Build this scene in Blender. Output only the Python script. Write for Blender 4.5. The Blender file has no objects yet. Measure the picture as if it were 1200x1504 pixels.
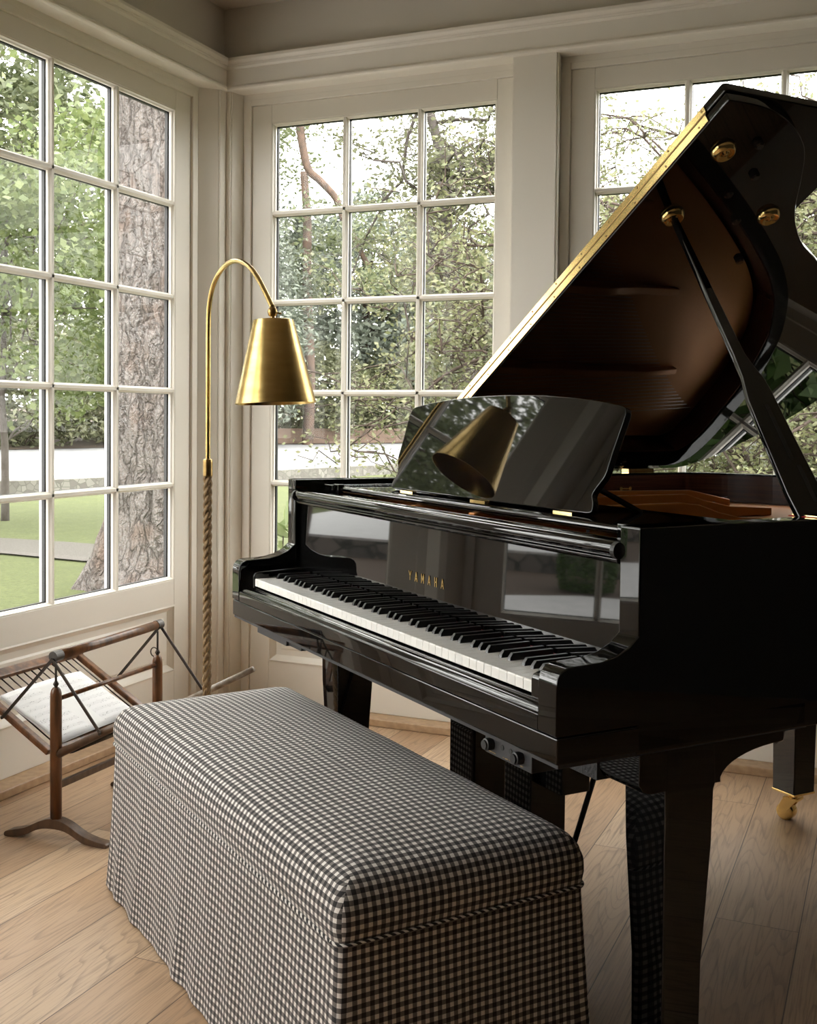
import bpy, bmesh, math, random
import numpy as np
from mathutils import Vector, Matrix
random.seed(7)
PI = math.pi
sc = bpy.context.scene
COL = sc.collection

# ------------------------------------------------------------------ materials
def new_mat(name):
    m = bpy.data.materials.new(name); m.use_nodes = True
    nt = m.node_tree; nt.nodes.clear()
    out = nt.nodes.new('ShaderNodeOutputMaterial')
    return m, nt, out

def N(nt, t, **kw):
    n = nt.nodes.new(t)
    for k, v in kw.items():
        if k.startswith('_'):
            setattr(n, k[1:], v)
        else:
            n.inputs[k.replace('__', ' ')].default_value = v
    return n

def pbsdf(name, col, rough=0.5, metal=0.0, ior=1.5, coat=0.0, bump=None, var=None, aniso=0.0, coat_rough=0.03):
    m, nt, out = new_mat(name)
    b = N(nt, 'ShaderNodeBsdfPrincipled')
    b.inputs['Base Color'].default_value = (*col, 1)
    b.inputs['Roughness'].default_value = rough
    b.inputs['Metallic'].default_value = metal
    b.inputs['IOR'].default_value = ior
    b.inputs['Coat Weight'].default_value = coat
    b.inputs['Coat Roughness'].default_value = coat_rough
    b.inputs['Anisotropic'].default_value = aniso
    nt.links.new(b.outputs[0], out.inputs[0])
    tc = N(nt, 'ShaderNodeTexCoord')
    if var:
        sc_, col2, stretch = var
        mp = N(nt, 'ShaderNodeMapping'); mp.inputs['Scale'].default_value = stretch
        nz = N(nt, 'ShaderNodeTexNoise', Scale=sc_, Detail=6.0)
        mx = N(nt, 'ShaderNodeMix', _data_type='RGBA')
        mx.inputs[6].default_value = (*col, 1); mx.inputs[7].default_value = (*col2, 1)
        cr = N(nt, 'ShaderNodeMapRange'); cr.inputs[1].default_value = 0.35; cr.inputs[2].default_value = 0.65
        nt.links.new(tc.outputs['Object'], mp.inputs[0]); nt.links.new(mp.outputs[0], nz.inputs['Vector'])
        nt.links.new(nz.outputs[0], cr.inputs[0]); nt.links.new(cr.outputs[0], mx.inputs[0])
        nt.links.new(mx.outputs[2], b.inputs['Base Color'])
    if bump:
        s, strength, dist = bump
        nz = N(nt, 'ShaderNodeTexNoise', Scale=s, Detail=4.0)
        bp = N(nt, 'ShaderNodeBump', Strength=strength, Distance=dist)
        nt.links.new(tc.outputs['Object'], nz.inputs['Vector'])
        nt.links.new(nz.outputs[0], bp.inputs['Height']); nt.links.new(bp.outputs[0], b.inputs['Normal'])
    return m

M = {}
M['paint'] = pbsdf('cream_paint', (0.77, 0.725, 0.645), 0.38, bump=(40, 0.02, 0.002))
M['wall_dim'] = pbsdf('upper_wall_dim', (0.56, 0.525, 0.455), 0.6)  # darker than the trim: dimness of the upper wall put into its colour
M['ceilpaint'] = pbsdf('ceiling_paint', (0.58, 0.53, 0.46), 0.7)  # ceiling colour lowered to weaken the bounce onto the upper walls
M['darkroom'] = pbsdf('far_room_gloom', (0.055, 0.05, 0.045), 0.7)  # near-black stands in for an unlit room, keeps piano reflections dark
M['black'] = pbsdf('polished_ebony', (0.0035, 0.0034, 0.0034), 0.025, ior=1.55)
M['blackmat'] = pbsdf('matte_black', (0.012, 0.012, 0.012), 0.45)
M['blackgrain'] = pbsdf('black_grille_cloth', (0.02, 0.02, 0.021), 0.5, bump=(160, 0.6, 0.004))
M['slate'] = pbsdf('dark_grey_panel', (0.035, 0.035, 0.038), 0.4)
M['white_key'] = pbsdf('key_ivory', (0.86, 0.85, 0.82), 0.16, ior=1.5)
M['black_key'] = pbsdf('key_ebony', (0.01, 0.01, 0.011), 0.28)
M['brass'] = pbsdf('brushed_brass', (0.62, 0.44, 0.17), 0.27, metal=1.0, bump=(90, 0.03, 0.001), var=(9, (0.50, 0.34, 0.12), (1, 1, 5)))
M['brass_old'] = pbsdf('aged_brass', (0.42, 0.28, 0.11), 0.28, metal=1.0, var=(14, (0.30, 0.19, 0.075), (1, 1, 3)))
M['gold'] = pbsdf('polished_gold_brass', (0.83, 0.62, 0.26), 0.16, metal=1.0)
M['plate'] = pbsdf('bronze_plate_paint', (0.66, 0.27, 0.065), 0.35, metal=0.15)
M['mahogany'] = pbsdf('mahogany_inner_rim', (0.085, 0.024, 0.010), 0.25, var=(10, (0.045, 0.012, 0.006), (0.6, 0.6, 22)))
M['spruce'] = pbsdf('spruce_soundboard', (0.42, 0.24, 0.10), 0.4, var=(8, (0.33, 0.17, 0.07), (12, 0.6, 1)))
M['steel'] = pbsdf('string_steel', (0.55, 0.53, 0.50), 0.3, metal=1.0)
M['felt_red'] = pbsdf('red_felt', (0.38, 0.01, 0.012), 0.9)
M['felt_white'] = pbsdf('white_felt', (0.55, 0.53, 0.5), 0.9)
M['oldwood'] = pbsdf('dark_aged_oak', (0.21, 0.088, 0.032), 0.28, var=(9, (0.07, 0.03, 0.013), (6, 6, 1.2)), bump=(60, 0.12, 0.001))
M['oldwood2'] = pbsdf('worn_brown_oak', (0.13, 0.075, 0.042), 0.42, var=(12, (0.07, 0.04, 0.024), (4, 4, 1.2)), bump=(80, 0.2, 0.001))
M['iron'] = pbsdf('dark_iron', (0.045, 0.034, 0.026), 0.42, metal=0.6)
M['pewter'] = pbsdf('grey_metal_ferrule', (0.09, 0.085, 0.08), 0.42, metal=0.8)
M['leather'] = pbsdf('black_leather', (0.012, 0.011, 0.012), 0.22)
M['rod_pale'] = pbsdf('worn_pale_rod', (0.42, 0.36, 0.29), 0.3, var=(10, (0.17, 0.12, 0.08), (3, 3, 3)))
M['spacer'] = pbsdf('dark_spacer', (0.012, 0.012, 0.012), 0.5)
M['exterior_white'] = pbsdf('exterior_frame_paint', (0.82, 0.81, 0.79), 0.5)

def mat_glass():
    m, nt, out = new_mat('window_glass')
    tr = N(nt, 'ShaderNodeBsdfTransparent'); tr.inputs[0].default_value = (0.965, 0.975, 0.965, 1)
    gl = N(nt, 'ShaderNodeBsdfGlossy'); gl.inputs['Roughness'].default_value = 0.0
    fr = N(nt, 'ShaderNodeFresnel', IOR=1.22)
    mx = N(nt, 'ShaderNodeMixShader')
    nt.links.new(fr.outputs[0], mx.inputs[0]); nt.links.new(tr.outputs[0], mx.inputs[1]); nt.links.new(gl.outputs[0], mx.inputs[2])
    nt.links.new(mx.outputs[0], out.inputs[0])
    return m
M['glass'] = mat_glass()

def mat_floor(name='oak_floor', planks=True):
    m, nt, out = new_mat(name)
    L = nt.links.new
    b = N(nt, 'ShaderNodeBsdfPrincipled', Roughness=0.42)
    geo = N(nt, 'ShaderNodeNewGeometry')
    sep = N(nt, 'ShaderNodeSeparateXYZ'); L(geo.outputs['Position'], sep.inputs[0])
    def math_(op, a, c=None, val=None):
        n = N(nt, 'ShaderNodeMath', _operation=op)
        L(a, n.inputs[0]) if not isinstance(a, float) else setattr(n.inputs[0], 'default_value', a)
        if c is not None:
            L(c, n.inputs[1])
        if val is not None:
            n.inputs[1].default_value = val
        return n.outputs[0]
    xw = math_('MULTIPLY_ADD', sep.outputs[0], val=1 / 0.1835)
    xw.node.inputs[2].default_value = -2.132 / 0.1835 + 40
    idx = math_('FLOOR', xw)
    fx = math_('FRACT', xw)
    wn = N(nt, 'ShaderNodeTexWhiteNoise', _noise_dimensions='1D'); L(idx, wn.inputs['W'])
    off = math_('MULTIPLY', wn.outputs[0], val=5.3)
    yl = math_('MULTIPLY', sep.outputs[1], val=1 / 1.55)
    yy = math_('ADD', yl, off)
    jy = math_('FLOOR', yy); fy = math_('FRACT', yy)
    comb = N(nt, 'ShaderNodeCombineXYZ'); L(idx, comb.inputs[0]); L(jy, comb.inputs[1])
    wn2 = N(nt, 'ShaderNodeTexWhiteNoise', _noise_dimensions='3D'); L(comb.outputs[0], wn2.inputs['Vector'])
    # grain coordinates, shifted per board
    sh = N(nt, 'ShaderNodeVectorMath', _operation='SCALE'); L(wn2.outputs['Color'], sh.inputs[0]); sh.inputs['Scale'].default_value = 37.0
    pv = N(nt, 'ShaderNodeVectorMath', _operation='ADD'); L(geo.outputs['Position'], pv.inputs[0]); L(sh.outputs[0], pv.inputs[1])
    mp = N(nt, 'ShaderNodeMapping'); mp.inputs['Scale'].default_value = (1.0, 0.085, 1.0); L(pv.outputs[0], mp.inputs[0])
    # cathedral grain : bands of a stretched noise field
    nzb = N(nt, 'ShaderNodeTexNoise', Scale=5.5, Detail=2.0, Roughness=0.45); L(mp.outputs[0], nzb.inputs['Vector'])
    bands = math_('MULTIPLY', nzb.outputs[0], val=46.0)
    bf = math_('FRACT', bands)
    bt = N(nt, 'ShaderNodeMapRange', _interpolation_type='SMOOTHSTEP'); L(bf, bt.inputs[0]); bt.inputs[1].default_value = 0.0; bt.inputs[2].default_value = 0.32; bt.inputs[3].default_value = 1.0; bt.inputs[4].default_value = 0.0
    mp2 = N(nt, 'ShaderNodeMapping'); mp2.inputs['Scale'].default_value = (1.0, 0.035, 1.0); L(pv.outputs[0], mp2.inputs[0])
    nzf = N(nt, 'ShaderNodeTexNoise', Scale=170.0, Detail=5.0, Roughness=0.65); L(mp2.outputs[0], nzf.inputs['Vector'])
    nzl = N(nt, 'ShaderNodeTexNoise', Scale=2.2, Detail=3.0); L(pv.outputs[0], nzl.inputs['Vector'])
    g = math_('MULTIPLY', bt.outputs[0], nzf.outputs[0])
    ramp = N(nt, 'ShaderNodeValToRGB')
    cr = ramp.color_ramp
    cr.elements[0].position = 0.0; cr.elements[0].color = (0.385, 0.235, 0.13, 1)
    cr.elements[1].position = 1.0; cr.elements[1].color = (0.58, 0.42, 0.275, 1)
    e = cr.elements.new(0.5); e.color = (0.49, 0.325, 0.195, 1)
    L(wn2.outputs['Value'], ramp.inputs[0])
    def mixc(fac, a, bcol, op='MIX'):
        n = N(nt, 'ShaderNodeMix', _data_type='RGBA', _blend_type=op)
        if isinstance(fac, float): n.inputs[0].default_value = fac
        else: L(fac, n.inputs[0])
        L(a, n.inputs[6])
        if isinstance(bcol, tuple): n.inputs[7].default_value = (*bcol, 1)
        else: L(bcol, n.inputs[7])
        return n.outputs[2]
    gf = math_('MULTIPLY', g, val=1.0)
    c1 = mixc(gf, ramp.outputs[0], (0.20, 0.13, 0.085))
    lr = N(nt, 'ShaderNodeMapRange'); L(nzl.outputs[0], lr.inputs[0]); lr.inputs[1].default_value = 0.4; lr.inputs[2].default_value = 0.75; lr.inputs[4].default_value = 0.55
    c2 = mixc(lr.outputs[0], c1, (0.43, 0.275, 0.16))
    fr = N(nt, 'ShaderNodeMapRange'); L(nzf.outputs[0], fr.inputs[0]); fr.inputs[1].default_value = 0.5; fr.inputs[2].default_value = 0.72; fr.inputs[4].default_value = 0.8
    c3 = mixc(fr.outputs[0], c2, (0.21, 0.13, 0.08))
    col = c3
    # board gaps
    if planks:
        d1 = math_('SUBTRACT', fx, val=0.5); d1 = math_('ABSOLUTE', d1)
        s1 = math_('GREATER_THAN', d1, val=0.5 - 0.0012 / 0.1835)
        d2 = math_('SUBTRACT', fy, val=0.5); d2 = math_('ABSOLUTE', d2)
        s2 = math_('GREATER_THAN', d2, val=0.5 - 0.0010 / 1.55)
        s = math_('MAXIMUM', s1, s2)
        col = mixc(s, c3, (0.09, 0.05, 0.028))
        hh = math_('MULTIPLY', s, val=-1.5)
        ht = math_('SUBTRACT', hh, g)
    else:
        ht = math_('MULTIPLY', g, val=-1.0)
    bp = N(nt, 'ShaderNodeBump', Strength=0.25, Distance=0.0012); L(ht, bp.inputs['Height']); L(bp.outputs[0], b.inputs['Normal'])
    L(col, b.inputs['Base Color']); L(b.outputs[0], out.inputs[0])
    return m
M['floor'] = mat_floor()

def mat_strip():
    m = pbsdf('oak_threshold', (0.50, 0.34, 0.20), 0.42, var=(14, (0.40, 0.26, 0.15), (3, 3, 3)), bump=(60, 0.1, 0.001))
    return m
M['strip'] = mat_strip()

def mat_gingham():
    m, nt, out = new_mat('gingham_cloth')
    L = nt.links.new
    b = N(nt, 'ShaderNodeBsdfPrincipled', Roughness=0.85)
    b.inputs['Sheen Weight'].default_value = 0.15
    uv = N(nt, 'ShaderNodeUVMap')
    sep = N(nt, 'ShaderNodeSeparateXYZ'); L(uv.outputs[0], sep.inputs[0])
    per = 0.0150
    def stripe(o, duty=0.52):
        a = N(nt, 'ShaderNodeMath', _operation='MULTIPLY'); L(o, a.inputs[0]); a.inputs[1].default_value = 1 / per
        f = N(nt, 'ShaderNodeMath', _operation='FRACT'); L(a.outputs[0], f.inputs[0])
        s = N(nt, 'ShaderNodeMath', _operation='LESS_THAN'); L(f.outputs[0], s.inputs[0]); s.inputs[1].default_value = duty
        return s.outputs[0]
    su, sv = stripe(sep.outputs[0]), stripe(sep.outputs[1])
    ad = N(nt, 'ShaderNodeMath', _operation='ADD'); L(su, ad.inputs[0]); L(sv, ad.inputs[1])
    hf = N(nt, 'ShaderNodeMath', _operation='MULTIPLY'); L(ad.outputs[0], hf.inputs[0]); hf.inputs[1].default_value = 0.5
    ramp = N(nt, 'ShaderNodeValToRGB'); ramp.color_ramp.interpolation = 'CONSTANT'
    el = ramp.color_ramp.elements
    el[0].position = 0.0; el[0].color = (0.83, 0.79, 0.74, 1)
    el[1].position = 0.25; el[1].color = (0.17, 0.150, 0.140, 1)
    e = el.new(0.75); e.color = (0.012, 0.0105, 0.0105, 1)
    L(hf.outputs[0], ramp.inputs[0])
    nz = N(nt, 'ShaderNodeTexNoise', Scale=900.0, Detail=2.0); L(uv.outputs[0], nz.inputs['Vector'])
    mx = N(nt, 'ShaderNodeMix', _data_type='RGBA', _blend_type='MULTIPLY'); mx.inputs[0].default_value = 0.5
    mr = N(nt, 'ShaderNodeMapRange'); mr.inputs[1].default_value = 0.3; mr.inputs[2].default_value = 0.7; mr.inputs[3].default_value = 0.6; mr.inputs[4].default_value = 1.15
    L(nz.outputs[0], mr.inputs[0])
    L(ramp.outputs[0], mx.inputs[6]); L(mr.outputs[0], mx.inputs[7])
    L(mx.outputs[2], b.inputs['Base Color'])
    bp = N(nt, 'ShaderNodeBump', Strength=0.3, Distance=0.0006); L(nz.outputs[0], bp.inputs['Height']); L(bp.outputs[0], b.inputs['Normal'])
    L(b.outputs[0], out.inputs[0])
    return m
M['gingham'] = mat_gingham()

def mat_sheet():
    m, nt, out = new_mat('printed_score')
    L = nt.links.new
    b = N(nt, 'ShaderNodeBsdfPrincipled', Roughness=0.6)
    uv = N(nt, 'ShaderNodeUVMap'); sep = N(nt, 'ShaderNodeSeparateXYZ'); L(uv.outputs[0], sep.inputs[0])
    def mt(op, a, v=None, bb=None):
        n = N(nt, 'ShaderNodeMath', _operation=op); L(a, n.inputs[0])
        if v is not None: n.inputs[1].default_value = v
        if bb is not None: L(bb, n.inputs[1])
        return n.outputs[0]
    v = mt('MULTIPLY', sep.outputs[1], 9.0)          # nine staves
    fv = mt('FRACT', v)
    instaff = mt('MULTIPLY', mt('GREATER_THAN', fv, 0.25), bb=mt('LESS_THAN', fv, 0.66))
    ln = mt('LESS_THAN', mt('FRACT', mt('MULTIPLY', mt('SUBTRACT', fv, 0.25), 10.0)), 0.16)
    staff = mt('MULTIPLY', ln, bb=instaff)
    u = mt('GREATER_THAN', sep.outputs[0], 0.07); u2 = mt('LESS_THAN', sep.outputs[0], 0.93)
    vm = mt('GREATER_THAN', sep.outputs[1], 0.07); vm2 = mt('LESS_THAN', sep.outputs[1], 0.93)
    ok = mt('MULTIPLY', mt('MULTIPLY', u, bb=u2), bb=mt('MULTIPLY', vm, bb=vm2))
    mp = N(nt, 'ShaderNodeMapping'); mp.inputs['Scale'].default_value = (34, 44, 1); L(uv.outputs[0], mp.inputs[0])
    vo = N(nt, 'ShaderNodeTexVoronoi', Scale=1.0); L(mp.outputs[0], vo.inputs['Vector'])
    dot = mt('LESS_THAN', vo.outputs['Distance'], 0.24)
    sel = N(nt, 'ShaderNodeSeparateColor'); L(vo.outputs['Color'], sel.inputs[0])
    dot = mt('MULTIPLY', dot, bb=mt('GREATER_THAN', sel.outputs[0], 0.45))
    near = mt('MULTIPLY', mt('GREATER_THAN', fv, 0.15), bb=mt('LESS_THAN', fv, 0.76))
    dot = mt('MULTIPLY', dot, bb=near)
    ink = mt('MULTIPLY', mt('MAXIMUM', mt('MULTIPLY', staff, 0.45), bb=mt('MULTIPLY', dot, 0.8)), bb=ok)
    mx = N(nt, 'ShaderNodeMix', _data_type='RGBA'); L(ink, mx.inputs[0])
    mx.inputs[6].default_value = (0.80, 0.80, 0.80, 1); mx.inputs[7].default_value = (0.03, 0.03, 0.03, 1)
    L(mx.outputs[2], b.inputs['Base Color']); L(b.outputs[0], out.inputs[0])
    return m
M['sheet'] = mat_sheet()
M['paper'] = pbsdf('white_paper', (0.8, 0.8, 0.79), 0.6)

def mat_rope():
    m, nt, out = new_mat('rope_wrap')
    L = nt.links.new
    b = N(nt, 'ShaderNodeBsdfPrincipled', Roughness=0.8)
    tc = N(nt, 'ShaderNodeTexCoord')
    mp = N(nt, 'ShaderNodeMapping'); mp.inputs['Scale'].default_value = (300, 300, 60); L(tc.outputs['Object'], mp.inputs[0])
    nz = N(nt, 'ShaderNodeTexNoise', Scale=1.0, Detail=5.0); L(mp.outputs[0], nz.inputs['Vector'])
    rp = N(nt, 'ShaderNodeValToRGB'); rp.color_ramp.elements[0].color = (0.11, 0.062, 0.026, 1); rp.color_ramp.elements[1].color = (0.40, 0.27, 0.14, 1)
    rp.color_ramp.elements[0].position = 0.3; rp.color_ramp.elements[1].position = 0.7
    L(nz.outputs[0], rp.inputs[0]); L(rp.outputs[0], b.inputs['Base Color'])
    bp = N(nt, 'ShaderNodeBump', Strength=0.5, Distance=0.002); L(nz.outputs[0], bp.inputs['Height']); L(bp.outputs[0], b.inputs['Normal'])
    L(b.outputs[0], out.inputs[0])
    return m
M['rope'] = mat_rope()

def mat_leaf(name, c1, c2, trans=0.35):
    m, nt, out = new_mat(name)
    L = nt.links.new
    geo = N(nt, 'ShaderNodeNewGeometry')
    rp = N(nt, 'ShaderNodeMix', _data_type='RGBA'); L(geo.outputs['Random Per Island'], rp.inputs[0])
    rp.inputs[6].default_value = (*c1, 1); rp.inputs[7].default_value = (*c2, 1)
    d = N(nt, 'ShaderNodeBsdfPrincipled', Roughness=0.5)
    t = N(nt, 'ShaderNodeBsdfTranslucent')
    L(rp.outputs[2], d.inputs['Base Color']); L(rp.outputs[2], t.inputs[0])
    mx = N(nt, 'ShaderNodeMixShader'); mx.inputs[0].default_value = trans
    L(d.outputs[0], mx.inputs[1]); L(t.outputs[0], mx.inputs[2]); L(mx.outputs[0], out.inputs[0])
    return m
M['leaf_bright'] = mat_leaf('spring_green_leaves', (0.115, 0.155, 0.055), (0.21, 0.245, 0.1))
M['leaf_mid'] = mat_leaf('mid_green_leaves', (0.085, 0.105, 0.05), (0.165, 0.185, 0.095))
M['leaf_olive'] = mat_leaf('olive_leaves', (0.1, 0.11, 0.058), (0.2, 0.205, 0.115))
M['leaf_fruit'] = mat_leaf('young_fruit_tree_leaves', (0.12, 0.14, 0.062), (0.24, 0.235, 0.125))
M['leaf_blue'] = mat_leaf('blue_green_needles', (0.095, 0.115, 0.088), (0.18, 0.2, 0.155), 0.15)
M['leaf_dark'] = mat_leaf('glossy_dark_leaves', (0.03, 0.065, 0.015), (0.08, 0.13, 0.032), 0.25)
M['bark_pine'] = pbsdf('grey_plated_bark', (0.155, 0.138, 0.124), 0.9, var=(9, (0.085, 0.058, 0.044), (1, 1, 0.35)), bump=(22, 1.0, 0.03))
def mat_bark():
    m, nt, out = new_mat('furrowed_pine_bark'); L = nt.links.new
    b = N(nt, 'ShaderNodeBsdfPrincipled', Roughness=0.95)
    tc = N(nt, 'ShaderNodeTexCoord')
    nz = N(nt, 'ShaderNodeTexNoise', Scale=5.0, Detail=4.0); L(tc.outputs['Object'], nz.inputs['Vector'])
    ad = N(nt, 'ShaderNodeMix', _data_type='VECTOR'); ad.inputs[0].default_value = 0.16; L(tc.outputs['Object'], ad.inputs[4]); L(nz.outputs['Color'], ad.inputs[5])
    def vor(sc3):
        mp = N(nt, 'ShaderNodeMapping'); mp.inputs['Scale'].default_value = sc3; L(ad.outputs[1], mp.inputs[0])
        v = N(nt, 'ShaderNodeTexVoronoi', _feature='DISTANCE_TO_EDGE', Scale=1.0); L(mp.outputs[0], v.inputs['Vector'])
        r = N(nt, 'ShaderNodeMapRange', _interpolation_type='SMOOTHSTEP'); r.inputs[1].default_value = 0.0; r.inputs[2].default_value = 0.17; L(v.outputs['Distance'], r.inputs[0]); return r.outputs[0]
    a1, a2 = vor((13, 13, 3.0)), vor((34, 34, 9))
    hm = N(nt, 'ShaderNodeMath', _operation='MULTIPLY_ADD'); L(a2, hm.inputs[0]); hm.inputs[1].default_value = 0.35; L(a1, hm.inputs[2])
    nf = N(nt, 'ShaderNodeTexNoise', Scale=60.0, Detail=6.0, Roughness=0.75); L(tc.outputs['Object'], nf.inputs['Vector'])
    nb = N(nt, 'ShaderNodeTexNoise', Scale=3.0, Detail=3.0); L(tc.outputs['Object'], nb.inputs['Vector'])
    c = N(nt, 'ShaderNodeMix', _data_type='RGBA'); c.inputs[6].default_value = (0.125, 0.098, 0.084, 1); c.inputs[7].default_value = (0.215, 0.20, 0.19, 1)
    mr = N(nt, 'ShaderNodeMapRange'); mr.inputs[1].default_value = 0.38; mr.inputs[2].default_value = 0.62; L(nf.outputs[0], mr.inputs[0]); L(mr.outputs[0], c.inputs[0])
    c2 = N(nt, 'ShaderNodeMix', _data_type='RGBA'); c2.inputs[7].default_value = (0.15, 0.105, 0.082, 1); L(c.outputs[2], c2.inputs[6])
    mr2 = N(nt, 'ShaderNodeMapRange'); mr2.inputs[1].default_value = 0.5; mr2.inputs[2].default_value = 0.75; L(nb.outputs[0], mr2.inputs[0]); L(mr2.outputs[0], c2.inputs[0])
    c3 = N(nt, 'ShaderNodeMix', _data_type='RGBA'); c3.inputs[6].default_value = (0.035, 0.025, 0.02, 1); L(c2.outputs[2], c3.inputs[7])
    m3 = N(nt, 'ShaderNodeMapRange'); m3.inputs[1].default_value = 0.05; m3.inputs[2].default_value = 0.75; m3.inputs[3].default_value = 0.25; L(hm.outputs[0], m3.inputs[0]); L(m3.outputs[0], c3.inputs[0])
    L(c3.outputs[2], b.inputs['Base Color'])
    h2 = N(nt, 'ShaderNodeMath', _operation='MULTIPLY_ADD'); L(nf.outputs[0], h2.inputs[0]); h2.inputs[1].default_value = 0.5; L(hm.outputs[0], h2.inputs[2])
    bp = N(nt, 'ShaderNodeBump', Strength=1.0, Distance=0.03); L(h2.outputs[0], bp.inputs['Height']); L(bp.outputs[0], b.inputs['Normal'])
    L(b.outputs[0], out.inputs[0]); return m
M['bark_pine'] = mat_bark()
M['bark'] = pbsdf('brown_bark', (0.075, 0.052, 0.040), 0.9, var=(12, (0.04, 0.027, 0.02), (1, 1, 0.4)), bump=(30, 0.6, 0.01))
M['bark_orange'] = pbsdf('orange_pine_bark', (0.12, 0.075, 0.053), 0.85, var=(8, (0.06, 0.042, 0.033), (1, 1, 0.6)), bump=(20, 0.6, 0.01))
M['bark_pale'] = pbsdf('pale_grey_bark', (0.12, 0.105, 0.095), 0.85, var=(9, (0.07, 0.055, 0.048), (1, 1, 0.5)))

def mat_ground(name, c1, c2, scale, bump=0.3, c3=None):
    m, nt, out = new_mat(name); L = nt.links.new
    b = N(nt, 'ShaderNodeBsdfPrincipled', Roughness=0.95)
    tc = N(nt, 'ShaderNodeNewGeometry')
    nz = N(nt, 'ShaderNodeTexNoise', Scale=scale, Detail=8.0, Roughness=0.7); L(tc.outputs['Position'], nz.inputs['Vector'])
    mr = N(nt, 'ShaderNodeMapRange'); mr.inputs[1].default_value = 0.35; mr.inputs[2].default_value = 0.65; L(nz.outputs[0], mr.inputs[0])
    mx = N(nt, 'ShaderNodeMix', _data_type='RGBA'); mx.inputs[6].default_value = (*c1, 1); mx.inputs[7].default_value = (*c2, 1)
    L(mr.outputs[0], mx.inputs[0])
    col = mx.outputs[2]
    if c3:
        n2 = N(nt, 'ShaderNodeTexNoise', Scale=scale * 0.08, Detail=3.0); L(tc.outputs['Position'], n2.inputs['Vector'])
        m2 = N(nt, 'ShaderNodeMapRange'); m2.inputs[1].default_value = 0.4; m2.inputs[2].default_value = 0.7; m2.inputs[4].default_value = 0.7; L(n2.outputs[0], m2.inputs[0])
        x2 = N(nt, 'ShaderNodeMix', _data_type='RGBA'); L(m2.outputs[0], x2.inputs[0]); L(col, x2.inputs[6]); x2.inputs[7].default_value = (*c3, 1)
        col = x2.outputs[2]
    L(col, b.inputs['Base Color'])
    bp = N(nt, 'ShaderNodeBump', Strength=bump, Distance=0.02); L(nz.outputs[0], bp.inputs['Height']); L(bp.outputs[0], b.inputs['Normal'])
    L(b.outputs[0], out.inputs[0])
    return m
M['grass'] = mat_ground('lawn_grass', (0.050, 0.062, 0.016), (0.108, 0.122, 0.038), 30, 0.8, (0.066, 0.080, 0.024))
M['gravel'] = mat_ground('gravel', (0.075, 0.066, 0.056), (0.14, 0.128, 0.112), 60, 0.8)
M['asphalt'] = mat_ground('pale_road_surface', (0.20, 0.20, 0.205), (0.26, 0.26, 0.26), 3, 0.1)
M['paving'] = mat_ground('pale_paving', (0.40, 0.40, 0.40), (0.50, 0.49, 0.49), 5, 0.1)
M['drive'] = mat_ground('pale_driveway', (0.55, 0.55, 0.55), (0.62, 0.62, 0.62), 5, 0.1)  # even pale surface with faint mottling
M['mulch'] = mat_ground('bark_mulch', (0.045, 0.030, 0.022), (0.12, 0.085, 0.06), 40, 0.9)

def mat_stones(name, c1, c2, mortar, scale, brick=False):
    m, nt, out = new_mat(name); L = nt.links.new
    b = N(nt, 'ShaderNodeBsdfPrincipled', Roughness=0.9)
    tc = N(nt, 'ShaderNodeTexCoord')
    if brick:
        br = N(nt, 'ShaderNodeTexBrick', Scale=scale); br.inputs['Color1'].default_value = (*c1, 1); br.inputs['Color2'].default_value = (*c2, 1); br.inputs['Mortar'].default_value = (*mortar, 1)
        br.inputs['Mortar Size'].default_value = 0.012
        L(tc.outputs['UV'], br.inputs['Vector']); L(br.outputs[0], b.inputs['Base Color'])
    else:
        vo = N(nt, 'ShaderNodeTexVoronoi', Scale=scale); L(tc.outputs['Object'], vo.inputs['Vector'])
        ve = N(nt, 'ShaderNodeTexVoronoi', Scale=scale, _feature='DISTANCE_TO_EDGE'); L(tc.outputs['Object'], ve.inputs['Vector'])
        sp = N(nt, 'ShaderNodeSeparateColor'); L(vo.outputs['Color'], sp.inputs[0])
        mx = N(nt, 'ShaderNodeMix', _data_type='RGBA'); mx.inputs[6].default_value = (*c1, 1); mx.inputs[7].default_value = (*c2, 1); L(sp.outputs[0], mx.inputs[0])
        lt = N(nt, 'ShaderNodeMath', _operation='LESS_THAN'); lt.inputs[1].default_value = 0.05; L(ve.outputs['Distance'], lt.inputs[0])
        m2 = N(nt, 'ShaderNodeMix', _data_type='RGBA'); L(lt.outputs[0], m2.inputs[0]); L(mx.outputs[2], m2.inputs[6]); m2.inputs[7].default_value = (*mortar, 1)
        L(m2.outputs[2], b.inputs['Base Color'])
    L(b.outputs[0], out.inputs[0])
    return m
M['stone'] = mat_stones('fieldstone', (0.11, 0.10, 0.09), (0.20, 0.19, 0.17), (0.11, 0.105, 0.09), 7.5)
M['stone_dark'] = mat_stones('dark_fieldstone', (0.06, 0.055, 0.05), (0.13, 0.11, 0.095), (0.03, 0.03, 0.025), 4)
M['brick'] = mat_stones('sandstone_blocks', (0.13, 0.085, 0.062), (0.17, 0.12, 0.09), (0.12, 0.09, 0.07), 2.0, True)

# ------------------------------------------------------------------ mesh helpers
def link(name, verts, faces, mat=None, parent=None, smooth=False, uvs=None):
    me = bpy.data.meshes.new(name)
    me.from_pydata([tuple(v) for v in verts], [], [tuple(f) for f in faces])
    if uvs is not None:
        ul = me.uv_layers.new(name='UVMap')
        i = 0
        for f in uvs:
            for c in f:
                ul.data[i].uv = c; i += 1
    me.validate(); me.update()
    if mat: me.materials.append(mat)
    if smooth: me.shade_smooth()
    o = bpy.data.objects.new(name, me); COL.objects.link(o)
    if parent: o.parent = parent
    return o

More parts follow.
